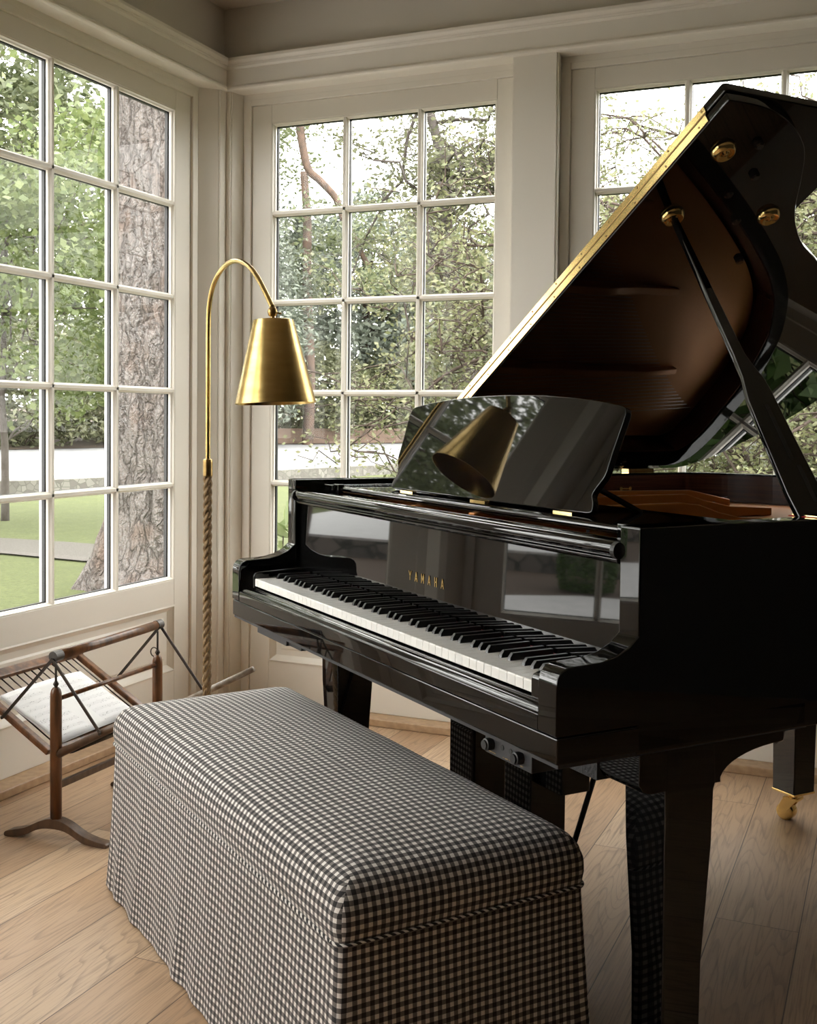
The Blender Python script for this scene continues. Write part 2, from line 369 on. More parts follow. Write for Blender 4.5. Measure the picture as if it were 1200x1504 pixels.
def from_bm(name, bm, mat=None, parent=None, smooth=False, bevel=None, recalc=True):
    if recalc: bmesh.ops.recalc_face_normals(bm, faces=bm.faces)
    me = bpy.data.meshes.new(name); bm.to_mesh(me); bm.free()
    if mat: me.materials.append(mat)
    if smooth: me.shade_smooth()
    o = bpy.data.objects.new(name, me); COL.objects.link(o)
    if parent: o.parent = parent
    if bevel:
        md = o.modifiers.new('bevel', 'BEVEL'); md.width = bevel; md.segments = 3; md.limit_method = 'ANGLE'; md.angle_limit = math.radians(40)
        md.harden_normals = False
        me.shade_smooth()
        w = o.modifiers.new('wn', 'WEIGHTED_NORMAL'); w.keep_sharp = False
    return o

def box(bm, a, b, f=None):
    (x0, y0, z0), (x1, y1, z1) = a, b
    c = [(x0, y0, z0), (x1, y0, z0), (x1, y1, z0), (x0, y1, z0), (x0, y0, z1), (x1, y0, z1), (x1, y1, z1), (x0, y1, z1)]
    if f: c = [f(*p) for p in c]
    v = [bm.verts.new(p) for p in c]
    for q in ((0, 3, 2, 1), (4, 5, 6, 7), (0, 1, 5, 4), (1, 2, 6, 5), (2, 3, 7, 6), (3, 0, 4, 7)):
        bm.faces.new([v[i] for i in q])
    return v

def prism(bm, poly, d0, d1, f):
    """poly: list of (a,b); f(a,b,d)->xyz"""
    A = [bm.verts.new(f(a, b, d0)) for a, b in poly]; B = [bm.verts.new(f(a, b, d1)) for a, b in poly]
    n = len(poly)
    bm.faces.new(A[::-1]); bm.faces.new(B)
    for i in range(n):
        bm.faces.new((A[i], A[(i + 1) % n], B[(i + 1) % n], B[i]))

def frames(path):
    path = [Vector(p) for p in path]; n = len(path); T = []
    for i in range(n):
        a = path[max(0, i - 1)]; b = path[min(n - 1, i + 1)]
        T.append((b - a).normalized())
    up = Vector((0, 0, 1)) if abs(T[0].z) < 0.9 else Vector((1, 0, 0))
    u = T[0].cross(up).normalized(); out = []
    for i in range(n):
        u = (u - T[i] * u.dot(T[i])).normalized()
        out.append((path[i], T[i], u, T[i].cross(u)))
    return out

def tube(bm, path, r, seg=12, caps=True, closed=False):
    fr = frames(path); n = len(fr)
    rs = r if isinstance(r, (list, tuple)) else [r] * n
    rings = []
    for (p, t, u, v), rr in zip(fr, rs):
        rings.append([bm.verts.new(p + (u * math.cos(2 * PI * k / seg) + v * math.sin(2 * PI * k / seg)) * rr) for k in range(seg)])
    m = n if closed else n - 1
    for i in range(m):
        A, B = rings[i], rings[(i + 1) % n]
        for k in range(seg):
            bm.faces.new((A[k], A[(k + 1) % seg], B[(k + 1) % seg], B[k]))
    if caps and not closed:
        bm.faces.new(rings[0][::-1]); bm.faces.new(rings[-1])

def lathe(bm, prof, c=(0, 0, 0), seg=32, axis=None):
    """prof list of (r,h) along axis (default z)"""
    c = Vector(c); ax = Vector(axis).normalized() if axis else Vector((0, 0, 1))
    up = Vector((1, 0, 0)) if abs(ax.x) < 0.9 else Vector((0, 1, 0))
    u = ax.cross(up).normalized(); v = ax.cross(u)
    rings = []
    for r, h in prof:
        rings.append([bm.verts.new(c + ax * h + (u * math.cos(2 * PI * k / seg) + v * math.sin(2 * PI * k / seg)) * max(r, 1e-4)) for k in range(seg)])
    for A, B in zip(rings, rings[1:]):
        for k in range(seg):
            bm.faces.new((A[k], A[(k + 1) % seg], B[(k + 1) % seg], B[k]))
    bm.faces.new(rings[0][::-1]); bm.faces.new(rings[-1])

def bar(bm, a, b, w, h, side=(0, 0, 1)):
    """rectangular bar from a to b; w across, h along 'side'"""
    a, b = Vector(a), Vector(b); t = (b - a).normalized(); s = Vector(side); s = (s - t * s.dot(t)).normalized(); c = t.cross(s)
    P = []
    for p in (a, b):
        for i, j in ((-1, -1), (1, -1), (1, 1), (-1, 1)):
            P.append(bm.verts.new(p + c * (i * w / 2) + s * (j * h / 2)))
    for q in ((0, 1, 2, 3), (7, 6, 5, 4), (0, 4, 5, 1), (1, 5, 6, 2), (2, 6, 7, 3), (3, 7, 4, 0)):
        bm.faces.new([P[i] for i in q])

def catmull(pts, sub=6, closed=False):
    n = len(pts); out = []
    rng = range(n if closed else n - 1)
    for i in rng:
        if closed: p = [pts[(i + k - 1) % n] for k in range(4)]
        else: p = [pts[max(0, min(n - 1, i + k - 1))] for k in range(4)]
        for s in range(sub):
            t = s / sub; r = []
            for c in range(len(pts[0])):
                a, b, cc, d = (q[c] for q in p)
                r.append(0.5 * ((2 * b) + (-a + cc) * t + (2 * a - 5 * b + 4 * cc - d) * t * t + (-a + 3 * b - 3 * cc + d) * t ** 3))
            out.append(tuple(r))
    if not closed: out.append(tuple(pts[-1]))
    return out

def empty(name, loc=(0, 0, 0), rz=0.0, label=None, cat=None, group=None):
    o = bpy.data.objects.new(name, None); COL.objects.link(o)
    o.location = loc; o.rotation_euler = (0, 0, rz); o.empty_display_size = 0.1
    return tag(o, label, cat, group)

def tag(o, label=None, cat=None, group=None, kind=None):
    if label: o['label'] = label
    if cat: o['category'] = cat
    if group: o['group'] = group
    if kind: o['kind'] = kind
    return o

def structure(o, label=None):
    o['kind'] = 'structure'
    if label: o['label'] = label
    return o

# ------------------------------------------------------------------ room
LW = lambda u, w, z: (w, -u, z)        # left wall : u runs away from the corner, w into the room
BW = lambda u, w, z: (u, -w, z)        # back wall
ZS, ZH, ZC = 0.028, 2.405, 2.73
FACE = 0.075
ZB = [2.289, 1.94, 1.593, 1.241, 0.887, 0.529]

def window(name, f, u, s0, s1, label):
    """u: rabbet and muntin positions, s0/s1 outer edges of the sash"""
    u0, u1 = u[0], u[-1]
    bm = bmesh.new()
    zt, zb = ZB[0], ZB[-1]
    box(bm, (s0, -0.038, ZS), (u0, 0, 2.36), f); box(bm, (u1, -0.038, ZS), (s1, 0, 2.36), f)
    box(bm, (u0, -0.05, zt), (u1, 0, 2.36), f); box(bm, (u0, -0.05, 0.433), (u1, 0, zb), f)
    box(bm, (u0, -0.05, ZS), (u1, 0, 0.184), f)
    # jamb strips round the sash
    box(bm, (s0 - 0.035, -0.10, ZS), (s0, 0.011, 2.384), f); box(bm, (s1, -0.10, ZS), (s1 + 0.035, 0.011, 2.384), f)
    box(bm, (s0, -0.10, 2.36), (s1, 0.011, 2.384), f)
    root = from_bm(name, bm, M['paint'], bevel=0.0025)
    structure(root, label)
    # lower raised panel
    bm = bmesh.new()
    def ring(a, w0, b, w1):
        ua, ub, za, zb_ = u0 + a, u1 - a, 0.184 + a, 0.433 - a
        uc, ud, zc, zd = u0 + b, u1 - b, 0.184 + b, 0.433 - b
        A = [bm.verts.new(f(*p)) for p in ((ua, w0, za), (ub, w0, za), (ub, w0, zb_), (ua, w0, zb_))]
        B = [bm.verts.new(f(*p)) for p in ((uc, w1, zc), (ud, w1, zc), (ud, w1, zd), (uc, w1, zd))]
        for i in range(4): bm.faces.new((A[i], A[(i + 1) % 4], B[(i + 1) % 4], B[i]))
        return B
    ring(-0.002, 0.002, 0.004, 0.004); ring(0.004, 0.004, 0.009, -0.003); ring(0.009, -0.003, 0.018, -0.012)
    ring(0.018, -0.012, 0.024, -0.017); ring(0.024, -0.017, 0.045, -0.017); B = ring(0.045, -0.017, 0.052, -0.012)
    bm.faces.new(B)
    from_bm('door_panel', bm, M['paint'], root)
    # glazing bars
    bm = bmesh.new()
    prof = [(-0.005, -0.003), (0.005, -0.003), (0.0085, -0.009), (0.0120, -0.013), (0.0120, -0.022), (-0.0120, -0.022), (-0.0120, -0.013), (-0.0085, -0.009)]
    for c in u[1:-1]:
        prism(bm, [(c + a, b) for a, b in prof], zb, zt, lambda a, b, d: f(a, b, d))
    for z in ZB[1:-1]:
        prism(bm, [(z + a, b) for a, b in prof], u0, u1, lambda a, b, d: f(d, b, a))
    # glazing lip round the rabbet
    lip = [(0, -0.001), (0.004, -0.001), (0.007, -0.008), (0.011, -0.012), (0.011, -0.022), (0, -0.022)]
    prism(bm, [(u0 + a, b) for a, b in lip], zb, zt, lambda a, b, d: f(a, b, d))
    prism(bm, [(u1 - a, b) for a, b in lip], zb, zt, lambda a, b, d: f(a, b, d))
    prism(bm, [(zb + a, b) for a, b in lip], u0, u1, lambda a, b, d: f(d, b, a))
    prism(bm, [(zt - a, b) for a, b in lip], u0, u1, lambda a, b, d: f(d, b, a))
    from_bm('glazing_bars', bm, M['paint'], root)
    # spacer bars in the double glazing, seen dark
    bm = bmesh.new()
    hw = 0.0125
    for c in u[1:-1]:
        box(bm, (c - hw, -0.0395, zb), (c + hw, -0.0275, zt), f)
    for z in ZB[1:-1]:
        box(bm, (u0, -0.0395, z - hw), (u1, -0.0275, z + hw), f)
    for c in (u0 + 0.0065, u1 - 0.0065):
        box(bm, (c - 0.0065, -0.0395, zb), (c + 0.0065, -0.0275, zt), f)
    box(bm, (u0, -0.0395, zt - 0.013), (u1, -0.0275, zt), f); box(bm, (u0, -0.0395, zb), (u1, -0.0275, zb + 0.013), f)
    from_bm('glazing_spacer', bm, M['spacer'], root)
    # outer frame, painted white outside
    bm = bmesh.new()
    for c in u[1:-1]:
        box(bm, (c - 0.009, -0.052, zb), (c + 0.009, -0.0395, zt), f)
    for z in ZB[1:-1]:
        box(bm, (u0, -0.052, z - 0.009), (u1, -0.0395, z + 0.009), f)
    box(bm, (s0, -0.052, ZS), (u0 - 0.006, -0.040, 2.36), f); box(bm, (u1 + 0.006, -0.052, ZS), (s1, -0.040, 2.36), f)
    box(bm, (u0, -0.064, zt + 0.002), (u1, -0.0505, 2.36), f); box(bm, (u0, -0.064, ZS), (u1, -0.0505, zb - 0.002), f)
    from_bm('outer_frame', bm, M['exterior_white'], root)
    g = [f(u0, -0.025, zb), f(u1, -0.025, zb), f(u1, -0.025, zt), f(u0, -0.025, zt)]
    gl_ = [(0, 1, 2, 3)] if f is BW else [(3, 2, 1, 0)]
    link('glass_panes', g, gl_, M['glass'], root)
    return root

window('window_1', LW, [0.303, 0.639, 0.967, 1.300], 0.205, 1.398, 'tall cream glazed door with a tree trunk behind it, left wall')
window('window_2', BW, [0.235, 0.550, 0.858, 1.159], 0.148, 1.225, 'glazed door behind the brass lamp')
window('window_3', BW, [1.513, 1.828, 2.136, 2.440], 1.430, 2.525, 'glazed door behind the raised piano lid')
window('window_4', LW, [1.700, 2.035, 2.365, 2.700], 1.602, 2.798, 'glazed door further along the left wall')

window('window_5', LW, [3.097, 3.432, 3.762, 4.097], 2.999, 4.195, 'extra unseen glazed door on the left wall beside the camera, added for daylight')  # out of view, added to brighten the interior
window('window_6', LW, [4.494, 4.829, 5.159, 5.494], 4.396, 5.592, 'last unseen glazed door on the left wall, added to let in more light')  # also out of view, a further opening added for light
# piers, extruded in plan
def plan(name, poly, z0, z1, mat, label=None, bevel=None):
    bm = bmesh.new(); prism(bm, poly, z0, z1, lambda a, b, d: (a, b, d))
    return structure(from_bm(name, bm, mat, bevel=bevel), label)

bm = bmesh.new()
F3 = lambda a, b, d: (a, b, d)
# corner pier + left wall piers
prism(bm, [(0.068, -0.121), (0.068, -0.1165), (FACE, -0.1155), (FACE, -0.040), (-0.12, -0.040), (-0.12, -0.170), (0.012, -0.170)], 0, ZH, F3)
prism(bm, [(FACE, -1.487), (FACE, -1.513), (0.012, -1.567), (-0.12, -1.567), (-0.12, -1.433), (0.012, -1.433)], 0, ZH, F3)
for y_ in (-2.898, -4.295):
    prism(bm, [(FACE, y_ + 0.013), (FACE, y_ - 0.013), (0.012, y_ - 0.067), (-0.12, y_ - 0.067), (-0.12, y_ + 0.067), (0.012, y_ + 0.067)], 0, ZH, F3)
prism(bm, [(FACE, -5.68), (FACE, -7.5), (-0.12, -7.5), (-0.12, -5.627), (0.012, -5.627)], 0, ZH, F3)
box(bm, (-0.12, -7.5, ZH - 0.022), (0.011, 0.1, ZH)); box(bm, (-0.12, -7.5, ZH), (0.05, 0.1, 2.9))
# outside face of the wall under the sashes and beyond
structure(from_bm('wall_left', bm, M['paint']), 'cream panelled left wall with tall glazed doors')
bm = bmesh.new()
prism(bm, [(0.02, -FACE), (0.0935, -FACE), (0.0945, -0.069), (0.099, -0.069), (0.113, -0.012), (0.113, 0.12), (0.02, 0.12)], 0, ZH, F3)
prism(bm, [(1.242, -FACE), (1.397, -FACE), (1.3985, -0.069), (1.404, -0.069), (1.395, -0.012), (1.395, 0.12), (1.26, 0.12), (1.26, -0.012)], 0, ZH, F3)
prism(bm, [(2.560, -FACE), (5.2, -FACE), (5.2, 0.12), (2.560, 0.12)], 0, ZH, F3)
box(bm, (-0.12, -0.011, ZH - 0.022), (5.2, 0.12, ZH)); box(bm, (0.05, -0.05, ZH), (5.2, 0.12, 2.9))
structure(from_bm('wall_back', bm, M['paint']), 'cream panelled back wall with tall glazed doors')
# upper walls, flat colour darkened to imitate the weaker light up there
structure(link('wall_left_upper', [(0.051, -7.5, 2.5), (0.051, 0.1, 2.5), (0.051, 0.1, 2.75), (0.051, -7.5, 2.75)], [(0, 1, 2, 3)], M['wall_dim']))
structure(link('wall_back_upper', [(0.0, -0.051, 2.5), (5.2, -0.051, 2.5), (5.2, -0.051, 2.75), (0.0, -0.051, 2.75)], [(0, 1, 2, 3)], M['wall_dim']))
bm = bmesh.new(); box(bm, (5.2, -7.5, 0), (5.3, 0.12, 2.9)); structure(from_bm('wall_right', bm, M['darkroom']))
bm = bmesh.new(); box(bm, (-0.12, -7.6, 0), (5.3, -7.5, 2.9)); structure(from_bm('wall_rear', bm, M['darkroom']))
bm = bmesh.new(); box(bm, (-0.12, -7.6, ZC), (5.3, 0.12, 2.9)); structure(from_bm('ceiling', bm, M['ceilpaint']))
# frieze and crown
fprof = [(0.0, ZH - 0.001), (0.072, ZH - 0.001), (0.083, 2.406), (0.0885, 2.410), (0.0895, 2.416), (0.086, 2.422), (0.080, 2.4245), (0.079, 2.4265), (0.079, 2.487),
         (0.083, 2.489), (0.086, 2.494), (0.086, 2.498), (0.090, 2.500), (0.090, 2.505), (0.094, 2.508), (0.098, 2.516), (0.098, 2.527), (0.0, 2.527)]
bm = bmesh.new(); prism(bm, fprof, -0.1, 7.5, lambda a, b, d: (a, -d, b)); structure(from_bm('trim_1', bm, M['paint']), 'cream frieze and crown moulding on the left wall')
bm = bmesh.new(); prism(bm, fprof, 0.0, 5.2, lambda a, b, d: (d, -a, b)); structure(from_bm('trim_2', bm, M['paint']), 'cream frieze and crown moulding on the back wall')
# oak thresholds
bm = bmesh.new(); box(bm, (-0.05, -7.5, 0), (0.078, 0, ZS)); structure(from_bm('baseboard_left', bm, M['strip'], bevel=0.004), 'low oak strip along the left wall')
bm = bmesh.new(); box(bm, (0.0, -0.078, 0), (5.2, 0.05, ZS)); structure(from_bm('baseboard_back', bm, M['strip'], bevel=0.004), 'low oak strip along the back wall')
bm = bmesh.new(); box(bm, (-0.12, -7.6, -0.1), (5.3, 0.12, 0)); structure(from_bm('floor', bm, M['floor']), 'pale oak plank floor')

# ------------------------------------------------------------------ grand piano
KA = -0.6679
PO = (1.0148 + 0.611 * math.cos(KA), -1.4002 + 0.611 * math.sin(KA), 0)
piano = empty('grand_piano', PO, KA, 'glossy black grand piano with its lid propped open, in front of the windows', 'piano')
HW = 0.712
LID_A = math.radians(31.3)
lid_pts = [(1.42, 0.492), (1.421, 0.545), (1.416, 0.601), (1.398, 0.663), (1.370, 0.719), (1.330, 0.773), (1.26, 0.83), (1.185, 0.884), (1.130, 0.935), (1.076, 1.004), (1.039, 1.07),
           (1.005, 1.135), (0.955, 1.22), (0.895, 1.32), (0.83, 1.42), (0.765, 1.51), (0.69, 1.60), (0.60, 1.67), (0.50, 1.703), (0.415, 1.704), (0.277, 1.674), (0.18, 1.629), (0.10, 1.585), (0.035, 1.53), (0.004, 1.47), (0.0, 1.40)]
lid_curve = catmull(lid_pts, 4)

def inset(poly, d):
    n = len(poly); out = []
    for i in range(n):
        a = Vector(poly[i - 1]); b = Vector(poly[i]); c = Vector(poly[(i + 1) % n])
        e1 = (b - a); e2 = (c - b)
        if e1.length < 1e-6: e1 = e2
        if e2.length < 1e-6: e2 = e1
        n1 = Vector((-e1.y, e1.x)).normalized(); n2 = Vector((-e2.y, e2.x)).normalized()
        nn = (n1 + n2).normalized(); k = 1 / max(0.3, nn.dot(n1))
        out.append(tuple(b + nn * d * k))
    return out
# case outline, counter-clockwise, seen from above, front edge at y=0.128
case = [(HW, 0.128)] + [(-HW + t * 1.424 / 1.42, y) for t, y in lid_curve] + [(-HW, 0.128)]
case_o = inset(case, 0.0)
def rim_band(bm, outer, inner, z0, z1):
    n = len(outer)
    V = [[bm.verts.new((*p, z)) for p in ring] for ring, z in ((outer, z0), (outer, z1), (inner, z1), (inner, z0))]
    for j in range(4):
        A, B = V[j], V[(j + 1) % 4]
        for i in range(n - 1):
            bm.faces.new((A[i], A[i + 1], B[i + 1], B[i]))
    bm.faces.new((V[0][0], V[1][0], V[2][0], V[3][0])); bm.faces.new((V[3][-1], V[2][-1], V[1][-1], V[0][-1]))
TH = 0.050
inner = inset(case, TH)
inner[0] = (HW - TH, 0.128); inner[-1] = (-HW + TH, 0.128)
bm = bmesh.new(); rim_band(bm, case, inner, 0.632, 0.986)
from_bm('rim', bm, M['black'], piano, bevel=0.0035)
inner2 = inset(case, TH + 0.0045); inner2[0] = (HW - TH - 0.0045, 0.50); inner2[-1] = (-HW + TH + 0.0045, 0.50)
innera = inset(case, TH - 0.0005); innera[0] = (HW - TH + 0.0005, 0.50); innera[-1] = (-HW + TH - 0.0005, 0.50)
bm = bmesh.new(); rim_band(bm, innera[0:1] + innera[2:-1] + [innera[-1]], inner2[0:1] + inner2[2:-1] + [inner2[-1]], 0.86, 0.980)
from_bm('inner_rim', bm, M['mahogany'], piano)['label'] = 'dark red mahogany inside of the rim'
# arms (cheeks) with the scooped profile
aprof = [(0.128, 0.986), (0.137, 0.96), (0.1435, 0.93), (0.147, 0.895), (0.146, 0.864), (0.1405, 0.838), (0.128, 0.817), (0.109, 0.801), (0.085, 0.790), (0.057, 0.784), (0.020, 0.7825), (-0.004, 0.7815),
         (-0.016, 0.7765), (-0.0235, 0.767), (-0.026, 0.754), (-0.026, 0.678)]
aprof_full = [(0.30, 0.678), (0.30, 0.986)] + aprof
for s in (-1, 1):
    bm = bmesh.new()
    x0, x1 = (HW - 0.0495, HW - 0.0002) if s > 0 else (-HW + 0.0002, -HW + 0.0495)
    prism(bm, aprof_full, x0, x1, lambda a, b, d: (d, a, b))
    from_bm('arm', bm, M['black'], piano, bevel=0.003)
# underside / key bed
bm = bmesh.new(); box(bm, (-HW, -0.024, 0.636), (HW, 0.5, 0.6765))
from_bm('key_bed', bm, M['black'], piano, bevel=0.003)
bm = bmesh.new(); box(bm, (-HW + 0.003, -0.020, 0.630), (HW - 0.003, 0.5, 0.636))
from_bm('key_bed_edge', bm, M['slate'], piano)['label'] = 'thin grey lower edge of the key bed'
# bottom structure behind keybed so that the case is not open from below
bm = bmesh.new()
prism(bm, inner, 0.70, 0.712, lambda a, b, d: (a, b, d)); 
from_bm('soundboard_underside', bm, M['blackmat'], piano)
# key slip
sprof = [(0.002, 0.7185), (-0.006, 0.7180), (-0.0085, 0.7155), (-0.014, 0.7145), (-0.018, 0.710), (-0.020, 0.704), (-0.0240, 0.7025), (-0.0245, 0.697), (-0.0245, 0.6775), (0.002, 0.6775)]
bm = bmesh.new(); prism(bm, sprof, -0.6615, 0.6615, lambda a, b, d: (d, a, b))
from_bm('key_slip', bm, M['black'], piano, bevel=0.0012)
for s in (-1, 1):
    bm = bmesh.new(); prism(bm, [(0.15, 0.70), (0.15, 0.764), (0.09, 0.760), (0.010, 0.757), (-0.001, 0.753), (-0.004, 0.745), (-0.004, 0.70)], 0.6125 * s, 0.6615 * s, lambda a, b, d: (d, a, b))
    from_bm('key_block', bm, M['black'], piano, bevel=0.003)
# keys
KW = 1.222 / 52
bm = bmesh.new(); prism(bm, [(0.0015, 0.7215), (-0.0008, 0.7225), (-0.001, 0.7385), (0.0006, 0.741), (0.1385, 0.741), (0.1385, 0.722)], -KW / 2 + 0.0006, KW / 2 - 0.0006, lambda a, b, d: (d, a, b))
wk = from_bm('white_key', bm, M['white_key'], piano)
bmk = bmesh.new()
v = [(-0.0052, 0.0475, 0.7395), (0.0052, 0.0475, 0.7395), (0.0052, 0.138, 0.7395), (-0.0052, 0.138, 0.7395), (-0.0042, 0.0485, 0.746), (0.0042, 0.0485, 0.746), (0.0038, 0.0545, 0.7535), (-0.0038, 0.0545, 0.7535), (0.0038, 0.138, 0.7535), (-0.0038, 0.138, 0.7535)]
vv = [bmk.verts.new(p) for p in v]
for q in ((0, 1, 5, 4), (4, 5, 6, 7), (7, 6, 8, 9), (1, 2, 8, 6, 5), (0, 4, 7, 9, 3), (3, 9, 8, 2), (0, 3, 2, 1)):
    bmk.faces.new([vv[i] for i in q])
bk = from_bm('black_key', bmk, M['black_key'], piano, bevel=0.0008)
first = [True, True]
for i in range(52):
    x = -0.611 + KW * (i + 0.5)
    if first[0]: k = wk; first[0] = False
    else: k = wk.copy(); COL.objects.link(k); k.parent = piano
    k.location = (x, 0, 0)
    n = 'ABCDEFG'[i % 7]
    if n in 'ACDFG' and i < 51:
        if first[1]: k = bk; first[1] = False
        else: k = bk.copy(); COL.objects.link(k); k.parent = piano
        dx = {'A': 0.0015, 'C': -0.0015, 'D': 0.0015, 'F': -0.002, 'G': 0.0}[n]
        k.location = (x + KW / 2 + dx, 0, 0)
bm = bmesh.new(); box(bm, (-0.611, 0.1372, 0.7405), (0.611, 0.1410, 0.7455))
from_bm('name_board_felt', bm, M['felt_red'], piano)['label'] = 'thin red felt strip behind the keys'
# fallboard
FB = 0.1415
bm = bmesh.new()
prism(bm, [(FB, 0.7445), (FB + 0.0055, 0.925), (0.165, 0.925), (0.160, 0.7445)], -0.6615, 0.6615, lambda a, b, d: (d, a, b))
from_bm('fallboard', bm, M['black'], piano, bevel=0.0015)['label'] = 'mirror-black fallboard with gold lettering'
rp = [(0.16, 0.922), (0.136, 0.922), (0.131, 0.926), (0.130, 0.930), (0.134, 0.933), (0.134, 0.935), (0.127, 0.937), (0.122, 0.942), (0.1205, 0.948), (0.1225, 0.954), (0.127, 0.958), (0.133, 0.960), (0.16, 0.960)]
bm = bmesh.new(); prism(bm, rp, -0.6605, 0.652, lambda a, b, d: (d, a, b))
from_bm('fallboard_rail', bm, M['black'], piano, bevel=0.001)
for s in (-1, 1):
    bm = bmesh.new(); lathe(bm, [(0.014, 0), (0.014, 0.010)], (s * 0.6615 - (0.010 if s > 0 else 0), 0.130, 0.945), 20, (1, 0, 0))
    from_bm('fallboard_pivot', bm, M['blackmat'], piano)
# lettering, gold, on the fallboard
def strokes(ch):
    W, H, t = 0.0095, 0.0200, 0.0028
    if ch == 'Y': return [((0, H), (W / 2, H * 0.42)), ((W, H), (W / 2, H * 0.42)), ((W / 2, H * 0.46), (W / 2, 0))], W
    if ch == 'A': return [((0, 0), (W / 2, H)), ((W, 0), (W / 2, H)), ((W * 0.22, H * 0.3), (W * 0.78, H * 0.3))], W
    if ch == 'M': return [((0.001, 0), (0.001, H)), ((0.001, H), (W * 0.6, H * 0.25)), ((W * 1.2 - 0.001, H), (W * 0.6, H * 0.25)), ((W * 1.2 - 0.001, 0), (W * 1.2 - 0.001, H))], W * 1.2
    if ch == 'H': return [((0.001, 0), (0.001, H)), ((W - 0.001, 0), (W - 0.001, H)), ((0, H / 2), (W, H / 2))], W
bm = bmesh.new(); x = -0.0620
for ch in 'YAMAHA':
    st, w = strokes(ch)
    for (a, b) in st:
        a = (x + a[0], FB + 0.0016, 0.8025 + a[1]); b = (x + b[0], FB + 0.0016, 0.8025 + b[1])
        bar(bm, a, b, 0.0026, 0.0010, (0, 1, 0))
    x += w + 0.0178
lt = from_bm('lettering', bm, M['gold'], piano); lt['label'] = 'gold YAMAHA lettering'
# music shelf and desk
bm = bmesh.new()
prism(bm, [(0.212, 0.957), (0.209, 0.962), (0.210, 0.969), (0.215, 0.973), (0.47, 0.973), (0.47, 0.957)], -0.585, 0.585, lambda a, b, d: (d, a, b))
from_bm('music_shelf', bm, M['black'], piano, bevel=0.002)
for s in (-1, 1):
    bm = bmesh.new(); box(bm, (min(s * 0.588, s * 0.6615), 0.20, 0.948), (max(s * 0.588, s * 0.6615), 0.49, 0.975))
    box(bm, (min(s * 0.560, s * 0.590), 0.2035, 0.950), (max(s * 0.560, s * 0.590), 0.222, 0.978))
    from_bm('shelf_slide', bm, M['black'], piano, bevel=0.003)
DA = math.radians(19.0)
def desk_pt(x, h, o): return (x, 0.272 + h * math.sin(DA) - o * math.cos(DA), 0.9775 + h * math.cos(DA) + o * math.sin(DA))
half = [(0.0, 0.0), (0.385, 0.0), (0.400, 0.004), (0.405, 0.020), (0.412, 0.045), (0.410, 0.075), (0.4125, 0.11), (0.4155, 0.15), (0.4185, 0.185), (0.417, 0.200), (0.408, 0.2095), (0.37, 0.2165), (0.28, 0.227), (0.14, 0.236), (0.0, 0.2385)]
half[3] = (0.398, 0.022); half[4] = (0.389, 0.040)
dp = catmull(half[1:], 4)
poly = [(x, h) for x, h in dp] + [(-x, h) for x, h in dp[::-1][1:]]
bm = bmesh.new(); prism(bm, poly, 0.0, -0.014, desk_pt)
from_bm('music_desk', bm, M['black'], piano, bevel=0.0022)['label'] = 'curved mirror-black music desk reflecting the lamp'
for x in (-0.30, 0.02, 0.325):
    bm = bmesh.new(); box(bm, (x - 0.030, 0.262, 0.9728), (x + 0.030, 0.274, 0.9765))
    from_bm('desk_hinge', bm, M['gold'], piano)
for x in (-0.3, 0.36):
    bm = bmesh.new(); bar(bm, (x, 0.30, 1.03), (x, 0.42, 0.974), 0.02, 0.006, (0, 1, 0))
    from_bm('desk_support', bm, M['blackmat'], piano)
# cast plate
bm = bmesh.new()
pin = inset(case, TH + 0.012)
pl = [(x, y) for x, y in pin if y > 0.5]
box(bm, (-0.655, 0.185, 0.895), (0.655, 0.62, 0.915))
prism(bm, pl + [(-0.645, 0.5), ], 0.885, 0.897, lambda a, b, d: (a, b, d))
pf = from_bm('cast_plate', bm, M['plate'], piano, bevel=0.003); pf['label'] = 'bronze cast plate'
bm = bmesh.new()
box(bm, (-0.65, 0.185, 0.915), (0.65, 0.197, 0.944))
for x0, x1 in ((-0.26, -0.22), (0.20, 0.24), (0.46, 0.50)):
    prism(bm, [(x0, 0.915), (x0 + 0.005, 0.944), ((x0 + x1) / 2, 0.952), (x1 - 0.005, 0.944), (x1, 0.915)], 0.197, 0.55, lambda a, b, d: (a, d, b))
# webs that show above the near rim
def web(x0, x1, top):
    prism(bm, [(top[0][0], 0.897)] + top + [(top[-1][0], 0.897)], x0, x1, lambda a, b, d: (d, a, b))
web(0.085, 0.108, [(0.20, 0.958), (0.30, 0.962), (0.76, 0.9635), (0.81, 0.958), (0.865, 0.940), (0.94, 0.924), (1.10, 0.918)])
web(-0.165, -0.142, [(0.20, 0.955), (0.60, 0.960), (0.775, 0.9615), (0.79, 0.9625), (1.00, 0.961), (1.06, 0.944), (1.15, 0.926), (1.30, 0.918)])
web(-0.42, -0.40, [(0.20, 0.95), (0.9, 0.955), (1.25, 0.95), (1.40, 0.92)])
web(0.34, 0.355, [(0.20, 0.938), (0.55, 0.935), (0.72, 0.915), (0.8, 0.91)])
from_bm('plate_struts', bm, M['plate'], piano, bevel=0.003)
bm = bmesh.new(); prism(bm, pl, 0.860, 0.868, lambda a, b, d: (a, b, d)); from_bm('soundboard', bm, M['spruce'], piano)
bm = bmesh.new()
for i in range(96):
    x0 = -0.60 + i * 1.19 / 95; x1 = x0 * 0.86 - 0.02
    k = (x0 + 0.6) / 1.19
    y1 = 1.52 - 0.90 * k ** 0.8
    bar(bm, (x0, 0.56, 0.921), (x1, max(0.76, y1), 0.914), 0.0016, 0.0016)
st = from_bm('strings', bm, M['steel'], piano); st['kind'] = 'stuff'
bm = bmesh.new(); box(bm, (-0.0055, 0.0, 0), (0.0055, 0.026, 0.020)); box(bm, (-0.001, 0.010, 0.020), (0.001, 0.014, 0.030)); box(bm, (-0.004, 0, -0.006), (0.004, 0.026, 0))
